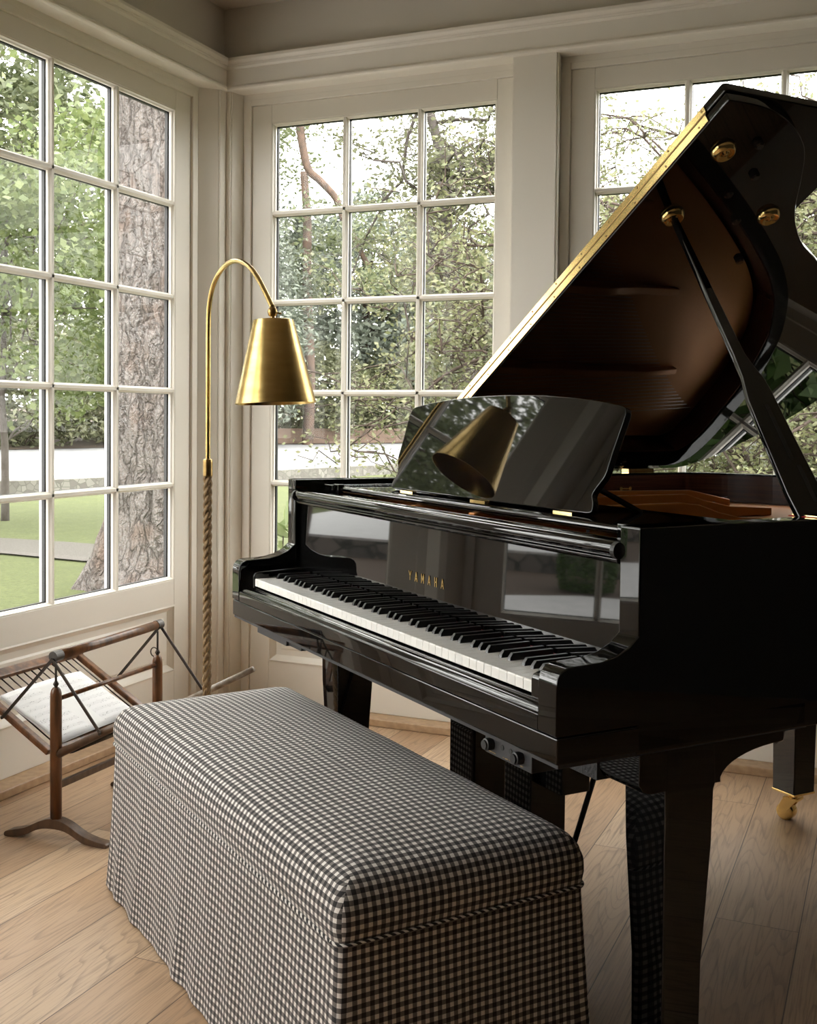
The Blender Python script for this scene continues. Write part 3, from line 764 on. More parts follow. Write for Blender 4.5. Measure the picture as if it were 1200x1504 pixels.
dm = from_bm('damper', bm, M['blackmat'], piano)
for i in range(60):
    d = dm if i == 0 else dm.copy()
    if i: COL.objects.link(d); d.parent = piano
    d.location = (-0.56 + i * 0.0178, 0.66 + 0.03 * math.sin(i / 59 * PI), 0.908)
bm = bmesh.new()
for i in range(60):
    lathe(bm, [(0.003, 0), (0.003, 0.018)], (-0.56 + i * 0.0186, 0.36 + 0.03 * (i % 3), 0.915), 6)
tp = from_bm('tuning_pins', bm, M['steel'], piano); tp['kind'] = 'stuff'
# lid
root_l = Vector((-HW, 0, 0.998))
def LP(t, y, o): return (-HW + t * math.cos(LID_A) - o * math.sin(LID_A), y, 0.998 + t * math.sin(LID_A) + o * math.cos(LID_A))
lid_poly = [(0.0, 0.492)] + [(t + (0.006 if t > 0.1 else -0.004 if t < 0.02 else 0), y) for t, y in lid_curve]
bm = bmesh.new(); prism(bm, lid_poly, 0.0, 0.020, LP)
lid = from_bm('lid', bm, M['black'], piano, bevel=0.003); lid['label'] = 'raised glossy black lid with brass edge hinge'
bm = bmesh.new(); prism(bm, [(0.0, 0.492), (1.426, 0.492), (1.430, 0.50), (1.430, 0.915), (1.424, 0.926), (0.0, 0.926)], 0.0225, 0.0425, LP)
from_bm('front_flap', bm, M['black'], piano, bevel=0.003)['label'] = 'front lid flap folded back on top'
bm = bmesh.new()
prism(bm, [(0.02, 0.4885), (1.368, 0.4885), (1.368, 0.4925), (0.02, 0.4925)], 0.0040, 0.0190, LP)
prism(bm, [(0.02, 0.4885), (1.372, 0.4885), (1.372, 0.4925), (0.02, 0.4925)], 0.0235, 0.0370, LP)
hg = from_bm('lid_hinge', bm, M['gold'], lid); hg['label'] = 'long brass piano hinge'
bm = bmesh.new(); tube(bm, [LP(0.02, 0.4885, 0.0215), LP(1.37, 0.4885, 0.0215)], 0.0018, 8); from_bm('hinge_pin', bm, M['brass_old'], lid)
for i in range(13):
    t = 0.06 + i * 0.107
    for o in (0.010, 0.0315):
        bm = bmesh.new(); lathe(bm, [(0.0022, 0), (0.0022, 0.0006)], LP(t + (0.02 if o > 0.02 else 0), 0.4880, o), 8, (0, -1, 0))
        from_bm('hinge_screw', bm, M['brass_old'], lid)
nrm = Vector((math.sin(LID_A), 0, -math.cos(LID_A)))
for t, y in ((1.31, 0.573), (1.154, 0.834), (1.118, 0.592)):
    bm = bmesh.new()
    lathe(bm, [(0.026, 0), (0.026, 0.004), (0.020, 0.014), (0.018, 0.015), (0.014, 0.010), (0.006, 0.010), (0.005, 0.014), (0, 0.014)], LP(t, y, 0), 28, nrm)
    from_bm('prop_cup', bm, M['gold'], lid, smooth=True)
for t, y in ((1.202, 0.586 + 0.09), (1.129, 0.76), (1.006, 0.876), (1.26, 0.70), (0.055, 1.213), (1.34, 0.64)):
    bm = bmesh.new(); lathe(bm, [(0.010, 0), (0.010, 0.008), (0.007, 0.011)], LP(t, y, 0), 20, nrm)
    from_bm('lid_bumper', bm, M['leather'], lid, smooth=False)
# spine hinges between rim and lid
for y in (0.62, 1.30):
    bm = bmesh.new(); box(bm, (-HW - 0.003, y - 0.05, 0.985), (-HW + 0.03, y + 0.05, 0.9985)); from_bm('spine_hinge', bm, M['gold'], piano)
# lid prop
base = Vector((0.668, 0.552, 0.984)); top = Vector(LP(1.118, 0.592, -0.012))
d = (top - base)
k = base + d * 0.315
bm = bmesh.new()
ax = d.normalized(); side = Vector((0.35, 1, 0)); side = (side - ax * side.dot(ax)).normalized(); nn = ax.cross(side)
def prop_poly(pts, th, bm):
    A = [bm.verts.new(base + ax * a + side * b + nn * th / 2) for a, b in pts]; B = [bm.verts.new(base + ax * a + side * b - nn * th / 2) for a, b in pts]
    bm.faces.new(A); bm.faces.new(B[::-1])
    for i in range(len(A)): bm.faces.new((A[i], B[i], B[(i + 1) % len(A)], A[(i + 1) % len(A)]))
Ld = d.length
prop_poly([(0, -0.030), (0.05, -0.032), (0.20, -0.027), (0.255, -0.024), (0.31, -0.014), (0.36, -0.0115), (Ld, -0.006), (Ld, 0.006), (0.36, 0.013), (0.33, 0.019), (0.30, 0.028), (0.27, 0.031), (0.20, 0.032), (0.05, 0.036), (0, 0.036)], 0.016, bm)
pr = from_bm('lid_prop', bm, M['black'], piano, bevel=0.004); pr['label'] = 'black prop stick holding the lid up'
for a0, a1, b0 in ((0.03, 0.10, 0.013), (0.12, 0.235, 0.006)):
    bm = bmesh.new()
    sl = []
    for q in range(13):
        an = PI * q / 12; sl.append((a1 + 0.004 * math.sin(an), b0 + 0.004 * math.cos(an)))
    for q in range(13):
        an = PI + PI * q / 12; sl.append((a0 + 0.004 * math.sin(an), b0 + 0.004 * math.cos(an)))
    prop_poly(sl, 0.0175, bm); from_bm('prop_slot', bm, M['blackmat'], pr)
bm = bmesh.new(); box(bm, (0.640, 0.53, 0.9855), (0.706, 0.62, 0.989)); from_bm('prop_plate', bm, M['gold'], piano)
bm = bmesh.new(); box(bm, (0.636, 0.525, 0.9852), (0.708, 0.625, 0.9868)); from_bm('prop_felt', bm, M['felt_red'], piano)
# legs
def leg(x, y, top=0.555, wt=0.052, wb=0.040, zb=0.085, name='leg'):
    bm = bmesh.new()
    prof = [(wt * 1.0, 0.632), (wt * 1.04, top), (wt, top - 0.012), (wt * 0.97, 0.45), (wb * 1.03, 0.25), (wb, zb + 0.004), (wb, zb)]
    rings = []
    for w, z in prof:
        rings.append([bm.verts.new((x + i * w, y + j * w, z)) for i, j in ((-1, -1), (1, -1), (1, 1), (-1, 1))])
    for A, B in zip(rings, rings[1:]):
        for q in range(4): bm.faces.new((A[q], A[(q + 1) % 4], B[(q + 1) % 4], B[q]))
    bm.faces.new(rings[0]); bm.faces.new(rings[-1][::-1])
    l = from_bm(name, bm, M['black'], piano, bevel=0.004)
    bm = bmesh.new(); box(bm, (x - wb - 0.001, y - wb - 0.001, zb - 0.003), (x + wb + 0.001, y + wb + 0.001, zb + 0.003)); from_bm('ferrule', bm, M['gold'], l, bevel=0.001)
    bm = bmesh.new()
    lathe(bm, [(0.018, 0), (0.012, -0.012), (0.012, -0.02)], (x, y, zb - 0.003), 16)
    ca = math.radians(20); cx, cy = math.cos(ca), math.sin(ca)
    for s in (-1, 1):
        o = Vector((x, y, 0)) + Vector((-cy, cx, 0)) * 0.020 * s
        w0 = [(0.020, 0.068), (-0.020, 0.068), (-0.032, 0.045), (-0.034, 0.028), (-0.024, 0.022), (-0.008, 0.03)]
        prism(bm, w0, -0.003, 0.003, lambda a, b, d, o=o: (o.x + cx * a - cy * d, o.y + cy * a + cx * d, b))
    prism(bm, [(0.022, 0.062), (-0.022, 0.062), (-0.022, 0.070), (0.022, 0.070)], -0.022, 0.022, lambda a, b, d: (x + cx * a - cy * d, y + cy * a + cx * d, b))
    c = from_bm('caster', bm, M['gold'], l, bevel=0.0008)
    bm = bmesh.new(); lathe(bm, [(0.021, -0.0165), (0.0250, -0.0150), (0.0255, -0.012), (0.0255, 0.012), (0.0250, 0.0150), (0.021, 0.0165)], (x - 0.018 * cx, y - 0.018 * cy, 0.0258), 28, (-cy, cx, 0))
    from_bm('caster_wheel', bm, M['gold'], l, smooth=True)
    return l
leg(0.632, 0.265); leg(-0.625, 0.265); leg(-0.235, 1.505, wt=0.047, wb=0.041, zb=0.088)
for s in (-1, 1):
    x = 0.632 * s
    bm = bmesh.new()
    def arc(y0, z0, y1, z1):
        return [(y0 + (y1 - y0) * (1 - math.cos(q * PI / 2 / 10)), z0 + (z1 - z0) * math.sin(q * PI / 2 / 10)) for q in range(11)]
    pr_ = [(0.158, 0.633), (0.158, 0.572), (0.166, 0.558), (0.182, 0.553)] + [(0.16 + 0.05 * q / 4, 0.60 - 0.04 * q / 4) for q in range(0)] + [(0.205, 0.553), (0.330, 0.553)] + arc(0.330, 0.553, 0.47, 0.602) + [(0.475, 0.602), (0.478, 0.633)]
    prism(bm, pr_, x - 0.052, x + 0.052, lambda a, b, d: (d, a, b))
    from_bm('leg_bracket', bm, M['black'], piano, bevel=0.003)
# lyre
bm = bmesh.new(); box(bm, (-0.20, 0.30, 0.47), (0.20, 0.42, 0.63)); lyre = from_bm('pedal_lyre', bm, M['black'], piano, bevel=0.004)
for s in (-1, 1):
    bm = bmesh.new(); box(bm, (s * 0.115 - 0.05, 0.31, 0.135), (s * 0.115 + 0.05, 0.40, 0.47)); from_bm('lyre_post', bm, M['black'], lyre, bevel=0.004)
bm = bmesh.new(); box(bm, (-0.18, 0.27, 0.055), (0.18, 0.42, 0.135)); from_bm('pedal_box', bm, M['black'], lyre, bevel=0.004)
bm = bmesh.new(); box(bm, (0.165, 0.33, 0.395), (0.245, 0.40, 0.632)); from_bm('lyre_side_box', bm, M['black'], lyre, bevel=0.002)
for x in (-0.06, 0, 0.06):
    bm = bmesh.new(); bar(bm, (x, 0.28, 0.075), (x, 0.19, 0.06), 0.022, 0.008); from_bm('pedal', bm, M['gold'], lyre, bevel=0.003)
for s in (-1, 1):
    bm = bmesh.new(); tube(bm, [(0.235 * s, 0.50, 0.634), (0.13 * s, 0.40, 0.11)], 0.006, 10); from_bm('lyre_brace', bm, M['blackmat'], lyre)
# boxes of the silent-playing unit under the key bed
bm = bmesh.new(); box(bm, (0.488, -0.008, 0.597), (0.624, 0.10, 0.6355)); cu = from_bm('control_unit', bm, M['slate'], piano, bevel=0.0015)
cu['label'] = 'dark grey control box with knobs under the key bed'
for x in (0.508, 0.594):
    bm = bmesh.new(); lathe(bm, [(0.0105, 0), (0.0100, 0.012), (0.0075, 0.013), (0.0075, 0.016)], (x, -0.008, 0.615), 24, (0, -1, 0)); from_bm('knob', bm, M['blackmat'], cu, smooth=False)
for x in (0.541, 0.565):
    bm = bmesh.new(); lathe(bm, [(0.0045, 0), (0.0045, 0.0012)], (x, -0.008, 0.617), 16, (0, -1, 0)); from_bm('jack', bm, M['spacer'], cu)
bm = bmesh.new()
for x0, x1 in ((0.500, 0.5105), (0.512, 0.522), (0.543, 0.546), (0.549, 0.558), (0.561, 0.564), (0.593, 0.601)):
    box(bm, (x0, -0.0086, 0.6012), (x1, -0.0079, 0.6022))
from_bm('printed_marks', bm, M['gold'], cu)
bm = bmesh.new(); box(bm, (-0.575, -0.008, 0.6115), (-0.385, 0.10, 0.6305)); cu2 = from_bm('unit_box', bm, M['slate'], piano, bevel=0.0015)
bm = bmesh.new(); box(bm, (-0.385, -0.002, 0.6135), (-0.31, 0.09, 0.6305)); from_bm('cable_housing', bm, M['blackmat'], piano)
bm = bmesh.new(); box(bm, (0.40, 0.155, 0.550), (0.5795, 0.40, 0.6299)); from_bm('speaker_box', bm, M['blackgrain'], piano, bevel=0.001)
# brass lid hook on the inner rim
bm = bmesh.new()
for zz in (0.940,): 
    tube(bm, [(-0.6565, 1.20, zz), (-0.6565, 1.235, zz)], 0.0025, 8)
    for y in (1.20, 1.235): lathe(bm, [(0.006, 0), (0.006, 0.003)], (-0.6575, y, zz), 12, (1, 0, 0))
from_bm('lid_hook', bm, M['gold'], piano)

# ------------------------------------------------------------------ bench
A = Vector((0.762, -1.643)); B = Vector((1.741, -2.364)); Lb = (B - A).length; Wb = 0.475
ang = math.atan2(B.y - A.y, B.x - A.x)
nb = Vector((-math.sin(ang), math.cos(ang)))
ctr = (A + B) / 2 + nb * Wb / 2
bench = empty('upholstered_bench', (ctr.x, ctr.y, 0), ang, 'long piano bench in black and white gingham with a floor-length skirt', 'bench')
def rrect(hx, hy, r, n=6):
    pts = []
    for cx, cy, a0 in ((hx - r, -hy + r, -PI / 2), (hx - r, hy - r, 0), (-hx + r, hy - r, PI / 2), (-hx + r, -hy + r, PI)):
        for i in range(n + 1):
            a = a0 + (PI / 2) * i / n; pts.append((cx + r * math.cos(a), cy + r * math.sin(a)))
    return pts
def densify(pts, step):
    out = []
    for i in range(len(pts)):
        a = Vector(pts[i]); b = Vector(pts[(i + 1) % len(pts)]); m = max(1, int((b - a).length / step))
        for k in range(m): out.append(tuple(a + (b - a) * k / m))
    return out
def side_uv(P, hx, hy, s):
    x, y, arc = P
    if s == 0: return (x, -hy - arc)
    if s == 1: return (hx + arc, y)
    if s == 2: return (x, hy + arc)
    return (-hx - arc, y)
hx, hy = Lb / 2, Wb / 2
# cushion rings: (inset, z, arc)
prof = [(0.006, 0.352), (0.0, 0.360), (-0.003, 0.380), (-0.002, 0.402), (0.004, 0.422), (0.015, 0.438), (0.032, 0.449), (0.055, 0.456), (0.09, 0.461), (0.14, 0.4645), (0.20, 0.4662), (0.225, 0.4664)]
base_r = densify(rrect(hx, hy, 0.022, 5), 0.03)
rings = []; arcs = [0]
for i in range(1, len(prof)):
    arcs.append(arcs[-1] + math.hypot(prof[i][0] - prof[i - 1][0], prof[i][1] - prof[i - 1][1]))
total_top = arcs[4]
verts, faces, uvs = [], [], []
nR = len(base_r)
for j, (ins, z) in enumerate(prof):
    for (x, y) in base_r:
        # inset by scaling toward the long centre line
        fx = math.copysign(max(abs(x) - ins, hx - hy - 0 if False else 0), x) if abs(x) > hx - 0.24 and False else x
        X = x * (hx - ins) / hx; Y = y * (hy - ins) / hy
        crown = 0.010 * (1 - (X / hx) ** 2) * (1 - (Y / hy) ** 2) if z > 0.40 else 0
        dip = 0.0005 * math.sin(X * 23 + Y * 9) * (1 if z > 0.44 else 0)
        verts.append((X, Y, z + crown + dip))
def face_side(x, y):
    dx = hx - abs(x); dy = hy - abs(y)
    if dy <= dx: return 0 if y < 0 else 2
    return 1 if x > 0 else 3
for j in range(len(prof) - 1):
    for i in range(nR):
        i2 = (i + 1) % nR
        f = (j * nR + i, j * nR + i2, (j + 1) * nR + i2, (j + 1) * nR + i)
        faces.append(f)
        mx_, my_ = (base_r[i][0] + base_r[i2][0]) / 2, (base_r[i][1] + base_r[i2][1]) / 2
        sd = face_side(mx_, my_)
        uv = []
        for q, jj in zip(f, (j, j, j + 1, j + 1)):
            X, Y, Z = verts[q]
            if jj >= 6: uv.append((X, Y))
            else:
                arc = (arcs[6] - arcs[jj]) - prof[6][0]
                if j >= 6: uv.append((X, Y))
                else: uv.append(side_uv((X, Y, arc), hx, hy, sd))
        uvs.append(uv)
# centre fill
cap = [(len(prof) - 1) * nR + i for i in range(nR)]
faces.append(cap); uvs.append([(verts[q][0], verts[q][1]) for q in cap])
cu = link('seat_cushion', verts, faces, M['gingham'], bench, True, uvs)
# skirt
verts, faces, uvs = [], [], []
sk = densify(rrect(hx - 0.003, hy - 0.003, 0.014, 3), 0.012)
nS = len(sk); per = [0]
for i in range(nS): per.append(per[-1] + (Vector(sk[(i + 1) % nS]) - Vector(sk[i])).length)
zs = [0.356, 0.345, 0.32, 0.28, 0.24, 0.20, 0.16, 0.12, 0.08, 0.04, 0.006]
rs = random.Random(3)
bumps = [(rs.uniform(0, per[-1]), rs.uniform(0.02, 0.05), rs.uniform(0.002, 0.006)) for _ in range(26)]
for k, z in enumerate(zs):
    t = (0.356 - z) / 0.35
    for i, (x, y) in enumerate(sk):
        s = per[i]
        n = Vector((x / hx if abs(x) > hx - 0.02 else 0, y / hy if abs(y) > hy - 0.02 else 0))
        if n.length > 0: n.normalize()
        off = 0.016 * t ** 1.3
        for c, w, h in bumps: off += h * t * math.exp(-((s - c + 0.02 * t) / w) ** 2)
        off += 0.0015 * math.sin(s * 60 + z * 12) * t
        cn = math.hypot(max(0, abs(x) - (hx - 0.06)) / 0.06, max(0, abs(y) - (hy - 0.06)) / 0.06)
        if cn > 1: off += 0.010 * t * min(1, (cn - 1) * 4)
        verts.append((x + n.x * off, y + n.y * off, z))
for k in range(len(zs) - 1):
    for i in range(nS):
        i2 = (i + 1) % nS
        faces.append((k * nS + i, (k + 1) * nS + i, (k + 1) * nS + i2, k * nS + i2))
        a, b = per[i], per[i + 1]
        uvs.append([(a, zs[k]), (a, zs[k + 1]), (b, zs[k + 1]), (b, zs[k])])
so = link('skirt', verts, faces, M['gingham'], bench, True, uvs)
# piping cord
cord = rrect(hx + 0.001, hy + 0.001, 0.022, 6); cord = densify(cord, 0.02)
nC = len(cord); verts, faces, uvs = [], [], []
pc = [0]
for i in range(nC): pc.append(pc[-1] + (Vector(cord[(i + 1) % nC]) - Vector(cord[i])).length)
for i, (x, y) in enumerate(cord):
    t = Vector((cord[(i + 1) % nC][0] - cord[i - 1][0], cord[(i + 1) % nC][1] - cord[i - 1][1])).normalized(); n = Vector((t.y, -t.x))
    for q in range(8):
        a = 2 * PI * q / 8; verts.append((x + n.x * 0.0034 * math.cos(a), y + n.y * 0.0034 * math.cos(a), 0.357 + 0.0034 * math.sin(a)))
for i in range(nC):
    i2 = (i + 1) % nC
    for q in range(8):
        q2 = (q + 1) % 8; faces.append((i * 8 + q, i2 * 8 + q, i2 * 8 + q2, i * 8 + q2))
        uvs.append([(pc[i] * 1.0 + q * 0.003, pc[i] + q * 0.004), (pc[i + 1] + q * 0.003, pc[i + 1] + q * 0.004), (pc[i + 1] + (q + 1) * 0.003, pc[i + 1] + (q + 1) * 0.004), (pc[i] + (q + 1) * 0.003, pc[i] + (q + 1) * 0.004)])
link('piping', verts, faces, M['gingham'], bench, True, uvs)
bm = bmesh.new(); box(bm, (-hx + 0.03, -hy + 0.03, 0.0), (hx - 0.03, hy - 0.03, 0.352)); from_bm('bench_frame', bm, M['oldwood2'], bench)

# ------------------------------------------------------------------ lamp
PX, PY = 0.693, -1.13
lamp = empty('floor_lamp', (PX, PY, 0), 0, 'aged brass gooseneck floor lamp with a rope-wrapped stem in the corner', 'floor lamp')
SH = Vector((1.056 - PX, -1.395 - PY, 1.417))       # joint of shade
bm = bmesh.new(); lathe(bm, [(0.115, 0), (0.115, 0.006), (0.105, 0.012), (0.03, 0.018), (0.014, 0.03), (0.012, 0.05)], (0, 0, 0), 48); from_bm('base', bm, M['brass_old'], lamp, smooth=False)
bm = bmesh.new()
tube(bm, [(0, 0, 0.04), (0, 0, 1.0)], 0.0095, 12)
from_bm('stem_core', bm, M['brass_old'], lamp)
bm = bmesh.new()
for s in range(3):
    path = []
    for i in range(420):
        z = 0.03 + i * 0.955 / 419; a = 2 * PI * (z / 0.075) + s * 2 * PI / 3
        path.append((0.0065 * math.cos(a), 0.0065 * math.sin(a), z))
    tube(bm, path, 0.0068, 8)
from_bm('rope_wrap', bm, M['rope'], lamp, smooth=True)
bm = bmesh.new(); lathe(bm, [(0.0125, 0.978), (0.0138, 0.980), (0.0138, 1.020), (0.0125, 1.026), (0.008, 1.028)], (0, 0, 0), 28); from_bm('collar', bm, M['brass_old'], lamp, smooth=False)
hd = Vector((SH.x, SH.y)); R = hd.length
ctrl = [(0, 1.02), (0, 1.15), (0, 1.30), (0.0, 1.40), (0.006, 1.46), (0.034, 1.512), (0.088, 1.548), (0.155, 1.565), (0.222, 1.563), (0.290, 1.543), (0.345, 1.512), (0.395, 1.472), (R, 1.422)]
path = [(hd.x / R * a, hd.y / R * a, z) for a, z in catmull(ctrl, 8)]
bm = bmesh.new(); tube(bm, path, 0.0068, 16); from_bm('gooseneck', bm, M['brass'], lamp, smooth=True)
bm = bmesh.new()
lathe(bm, [(0.004, -0.013), (0.010, -0.009), (0.013, 0), (0.010, 0.009), (0.004, 0.013)], (SH.x, SH.y, SH.z - 0.006), 20)
tube(bm, [(SH.x, SH.y, SH.z - 0.006), (SH.x + 0.022, SH.y + 0.006, SH.z - 0.010)], 0.0025, 8)
tube(bm, [(SH.x, SH.y, SH.z - 0.01), (SH.x + 0.003, SH.y, SH.z - 0.036)], 0.006, 12)
from_bm('swivel_joint', bm, M['brass_old'], lamp, smooth=True)
sax = Vector((0.045, -0.01, -1)).normalized()
c0 = Vector((SH.x + 0.003, SH.y, SH.z - 0.026))
bm = bmesh.new()
seg = 64; rings = []
for r, h in ((0.048, 0.0), (0.0505, 0.001), (0.1010, 0.207), (0.1010, 0.2085), (0.0995, 0.2085), (0.0490, 0.004), (0.012, 0.003)):
    u_ = sax.cross(Vector((0, 1, 0))).normalized(); v_ = sax.cross(u_)
    rings.append([bm.verts.new(c0 + sax * h + (u_ * math.cos(2 * PI * q / seg) + v_ * math.sin(2 * PI * q / seg)) * r) for q in range(seg)])
for a_, b_ in zip(rings, rings[1:]):
    for q in range(seg): bm.faces.new((a_[q], a_[(q + 1) % seg], b_[(q + 1) % seg], b_[q]))
bm.faces.new(rings[0]); bm.faces.new(rings[-1][::-1])
sh = from_bm('lamp_shade', bm, M['brass'], lamp, recalc=True)
for p_ in sh.data.polygons: p_.use_smooth = len(p_.vertices) == 4
try:
    sh.data.set_sharp_from_angle(angle=math.radians(35))
except Exception: pass
bm = bmesh.new(); lathe(bm, [(0.012, 0.0), (0.014, 0.045), (0.028, 0.085), (0.030, 0.105), (0.022, 0.128), (0.001, 0.136)], tuple(c0 + sax * 0.01), 24, sax)
from_bm('bulb', bm, M['felt_white'], lamp, smooth=True)

# ------------------------------------------------------------------ music rack
rk = empty('music_rack', (0.43, -1.235, 0), 0, 'antique wooden folding music rack with iron straps beside the bench', 'rack')
def R3(x, y, z): return (x - 0.43, y + 1.235, z)
Y1, Y2 = -1.46, -1.005
RX = 0.432
for Y in (Y1, Y2):
    bm = bmesh.new(); lathe(bm, [(0.0155, 0.045), (0.0155, 0.385), (0.0150, 0.400), (0.0125, 0.410), (0.008, 0.416), (0.003, 0.418)], R3(RX, Y, 0), 24); p_ = from_bm('post', bm, M['oldwood'], rk, smooth=True)
    bm = bmesh.new()
    out = [(-0.150, 0.006), (-0.145, 0.014), (-0.125, 0.020), (-0.085, 0.030), (-0.045, 0.050), (-0.018, 0.060), (0.0, 0.062), (0.018, 0.060), (0.045, 0.050), (0.085, 0.028), (0.125, 0.016), (0.158, 0.011), (0.162, 0.004),
           (0.158, 0.0), (0.12, 0.001), (0.085, 0.008), (0.050, 0.026), (0.02, 0.034), (-0.02, 0.034), (-0.05, 0.027), (-0.085, 0.010), (-0.12, 0.001), (-0.145, 0.0)]
    prism(bm, catmull(out, 3, True), -0.0155, 0.0155, lambda a, b, d, Y=Y: R3(RX + a, Y + d + a * 0.13, b))
    from_bm('foot', bm, M['oldwood2'], rk, bevel=0.004)
    bm = bmesh.new(); tube(bm, [R3(RX, Y, 0.410), R3(RX, Y, 0.49)], 0.0032, 10)
    lathe(bm, [(0.004, -0.008), (0.008, 0), (0.004, 0.008)], R3(RX, Y, 0.425), 14)
    from_bm('hanger_pin', bm, M['iron'], rk, smooth=True)
bm = bmesh.new()
tube(bm, [R3(RX - 0.012 + 0.013 * math.cos(a), Y2, 0.425 + 0.014 * math.sin(a)) for a in [i * 0.45 for i in range(13)]], 0.0018, 8); from_bm('wire_loop', bm, M['iron'], rk)
bm = bmesh.new(); tube(bm, [R3(RX, Y1 + 0.012, 0.383), R3(RX, Y2 - 0.012, 0.388)], 0.0062, 14); from_bm('upper_crossbar', bm, M['oldwood'], rk, smooth=True)
bm = bmesh.new(); bar(bm, R3(RX, Y1 + 0.012, 0.148), R3(RX, Y2 - 0.012, 0.148), 0.012, 0.020); from_bm('lower_stretcher', bm, M['oldwood2'], rk, bevel=0.003)
bm = bmesh.new(); tube(bm, [R3(RX, Y1 - 0.008, 0.500), R3(RX, -1.30, 0.503), R3(RX, -1.15, 0.506), R3(RX, Y2 + 0.012, 0.510)], 0.0135, 18); from_bm('ridge_rail', bm, M['oldwood'], rk, smooth=True)
for a_, b_ in ((Y1 - 0.012, Y1 + 0.018), (Y2 - 0.010, Y2 + 0.016)):
    bm = bmesh.new(); tube(bm, [R3(RX, a_, 0.5005), R3(RX, b_, 0.5010)] if a_ < -1.2 else [R3(RX, a_, 0.5095), R3(RX, b_, 0.5100)], 0.0146, 20); from_bm('ferrule', bm, M['pewter'], rk)
# tray planes
def TL(x, y, o=0.0):   # left tray: from (0.40,0.240) out to (0.13,0.395)
    k = (0.40 - x) / 0.27; z = 0.240 + 0.155 * k
    nx, nz = 0.498, 0.867
    return R3(x + nx * o, y, z + nz * o)
def TR(x, y, o=0.0):
    k = (x - 0.44) / 0.33; z = 0.236 + 0.170 * k
    return R3(x - 0.46 * o, y, z + 0.887 * o)
for Y in (Y1 + 0.005, Y2 - 0.01):
    bm = bmesh.new(); bar(bm, TL(0.408, Y), TL(0.125, Y), 0.024, 0.017); from_bm('tray_side', bm, M['oldwood'], rk, bevel=0.004)
bm = bmesh.new(); bar(bm, TL(0.130, Y1 - 0.012, 0.004), TL(0.130, Y2 + 0.004, 0.004), 0.034, 0.015, (0.5, 0, 0.87)); from_bm('tray_top_board', bm, M['oldwood'], rk, bevel=0.004)
bm = bmesh.new(); bar(bm, TL(0.402, Y1 + 0.02), TL(0.402, Y2 - 0.02), 0.022, 0.014, (0.5, 0, 0.87)); from_bm('tray_bottom_board', bm, M['oldwood'], rk, bevel=0.003)
nW = 13
for i in range(nW):
    y = Y1 + 0.03 + (Y2 - Y1 - 0.06) * (i + 0.5) / nW
    bm = bmesh.new(); tube(bm, [TL(0.398, y), TL(0.135, y)], 0.0021, 8); w_ = from_bm('tray_wire', bm, M['iron'], rk, smooth=True)
for Y, x1 in ((Y1, 0.775), (Y2, 0.772)):
    bm = bmesh.new(); tube(bm, [TR(0.442, Y), TR(0.60, Y), TR(x1, Y)], [0.0115, 0.0105, 0.0085], 14); rr_ = from_bm('tray_rod', bm, M['oldwood2'] if Y == Y1 else M['rod_pale'], rk, smooth=True)
    if Y != Y1: rr_['label'] = 'pale worn rod behind the lamp stem'
for Y, zr in ((Y1, 0.498), (Y2, 0.508)):
    dy = -0.010 if Y == Y1 else 0.010
    for S, e in ((TL, 0.262), (TR, 0.592)):
        q = S(e, Y + dy)
        bm = bmesh.new(); bar(bm, R3(RX, Y + dy * 1.4, zr - 0.004), (q[0], q[1] + dy * 0.6, q[2]), 0.0085, 0.0030, (0, 1, 0)); 
        lathe(bm, [(0.0045, -0.002), (0.0045, 0.002)], (q[0], q[1] + dy * 0.9, q[2]), 12, (0, 1, 0))
        from_bm('strap', bm, M['iron'], rk)
# leather sling at the bottom of the V
bm = bmesh.new(); P_ = []
for i in range(13):
    a = i / 12; x = 0.398 + a * 0.105; z = 0.243 + a * 0.022 - 0.022 * math.sin(PI * a)
    P_.append((x, z))
n_ = len(P_)
V0 = [bm.verts.new(R3(x, Y1 + 0.035, z)) for x, z in P_]; V1 = [bm.verts.new(R3(x, Y2 - 0.03, z)) for x, z in P_]
for i in range(n_ - 1): bm.faces.new((V0[i], V0[i + 1], V1[i + 1], V1[i]))
sl = from_bm('leather_sling', bm, M['leather'], rk, smooth=True)
md = sl.modifiers.new('thick', 'SOLIDIFY'); md.thickness = 0.003
# open score on the left tray
score = empty('sheet_music', (0.30, -1.235, 0.30), 0, 'open white sheet music lying on the wire tray of the rack', 'sheet music')
def page(name, y0, y1, lift, mat, x0=0.398, x1=0.200):
    verts, faces, uvs = [], [], []
    nx_, ny_ = 10, 14
    for i in range(nx_ + 1):
        for j in range(ny_ + 1):
            u_, v_ = i / nx_, j / ny_
            x = x0 + (x1 - x0) * u_; y = y0 + (y1 - y0) * v_
            yy = y - 0.02 * u_
            o = 0.0045 + lift + 0.006 * math.sin(PI * v_) + (0.004 * (1 - u_) ** 2)
            p = TL(x, yy, o); verts.append((p[0] + 0.43 - 0.30, p[1], p[2] - 0.30))
    for i in range(nx_):
        for j in range(ny_):
            a = i * (ny_ + 1) + j; faces.append((a, a + 1, a + ny_ + 2, a + ny_ + 1))
            uvs.append([(1 - j / ny_, i / nx_), (1 - (j + 1) / ny_, i / nx_), (1 - (j + 1) / ny_, (i + 1) / nx_), (1 - j / ny_, (i + 1) / nx_)])
    o = link(name, verts, faces, mat, score, True, uvs)
    md = o.modifiers.new('thick', 'SOLIDIFY'); md.thickness = 0.0008; md.offset = 1
    return o
page('page', -1.405, -1.235, 0.0012, M['sheet']); page('page', -1.233, -1.065, 0.0012, M['sheet'])
page('under_pages', -1.409, -1.061, -0.001, M['paper'], 0.401, 0.198)

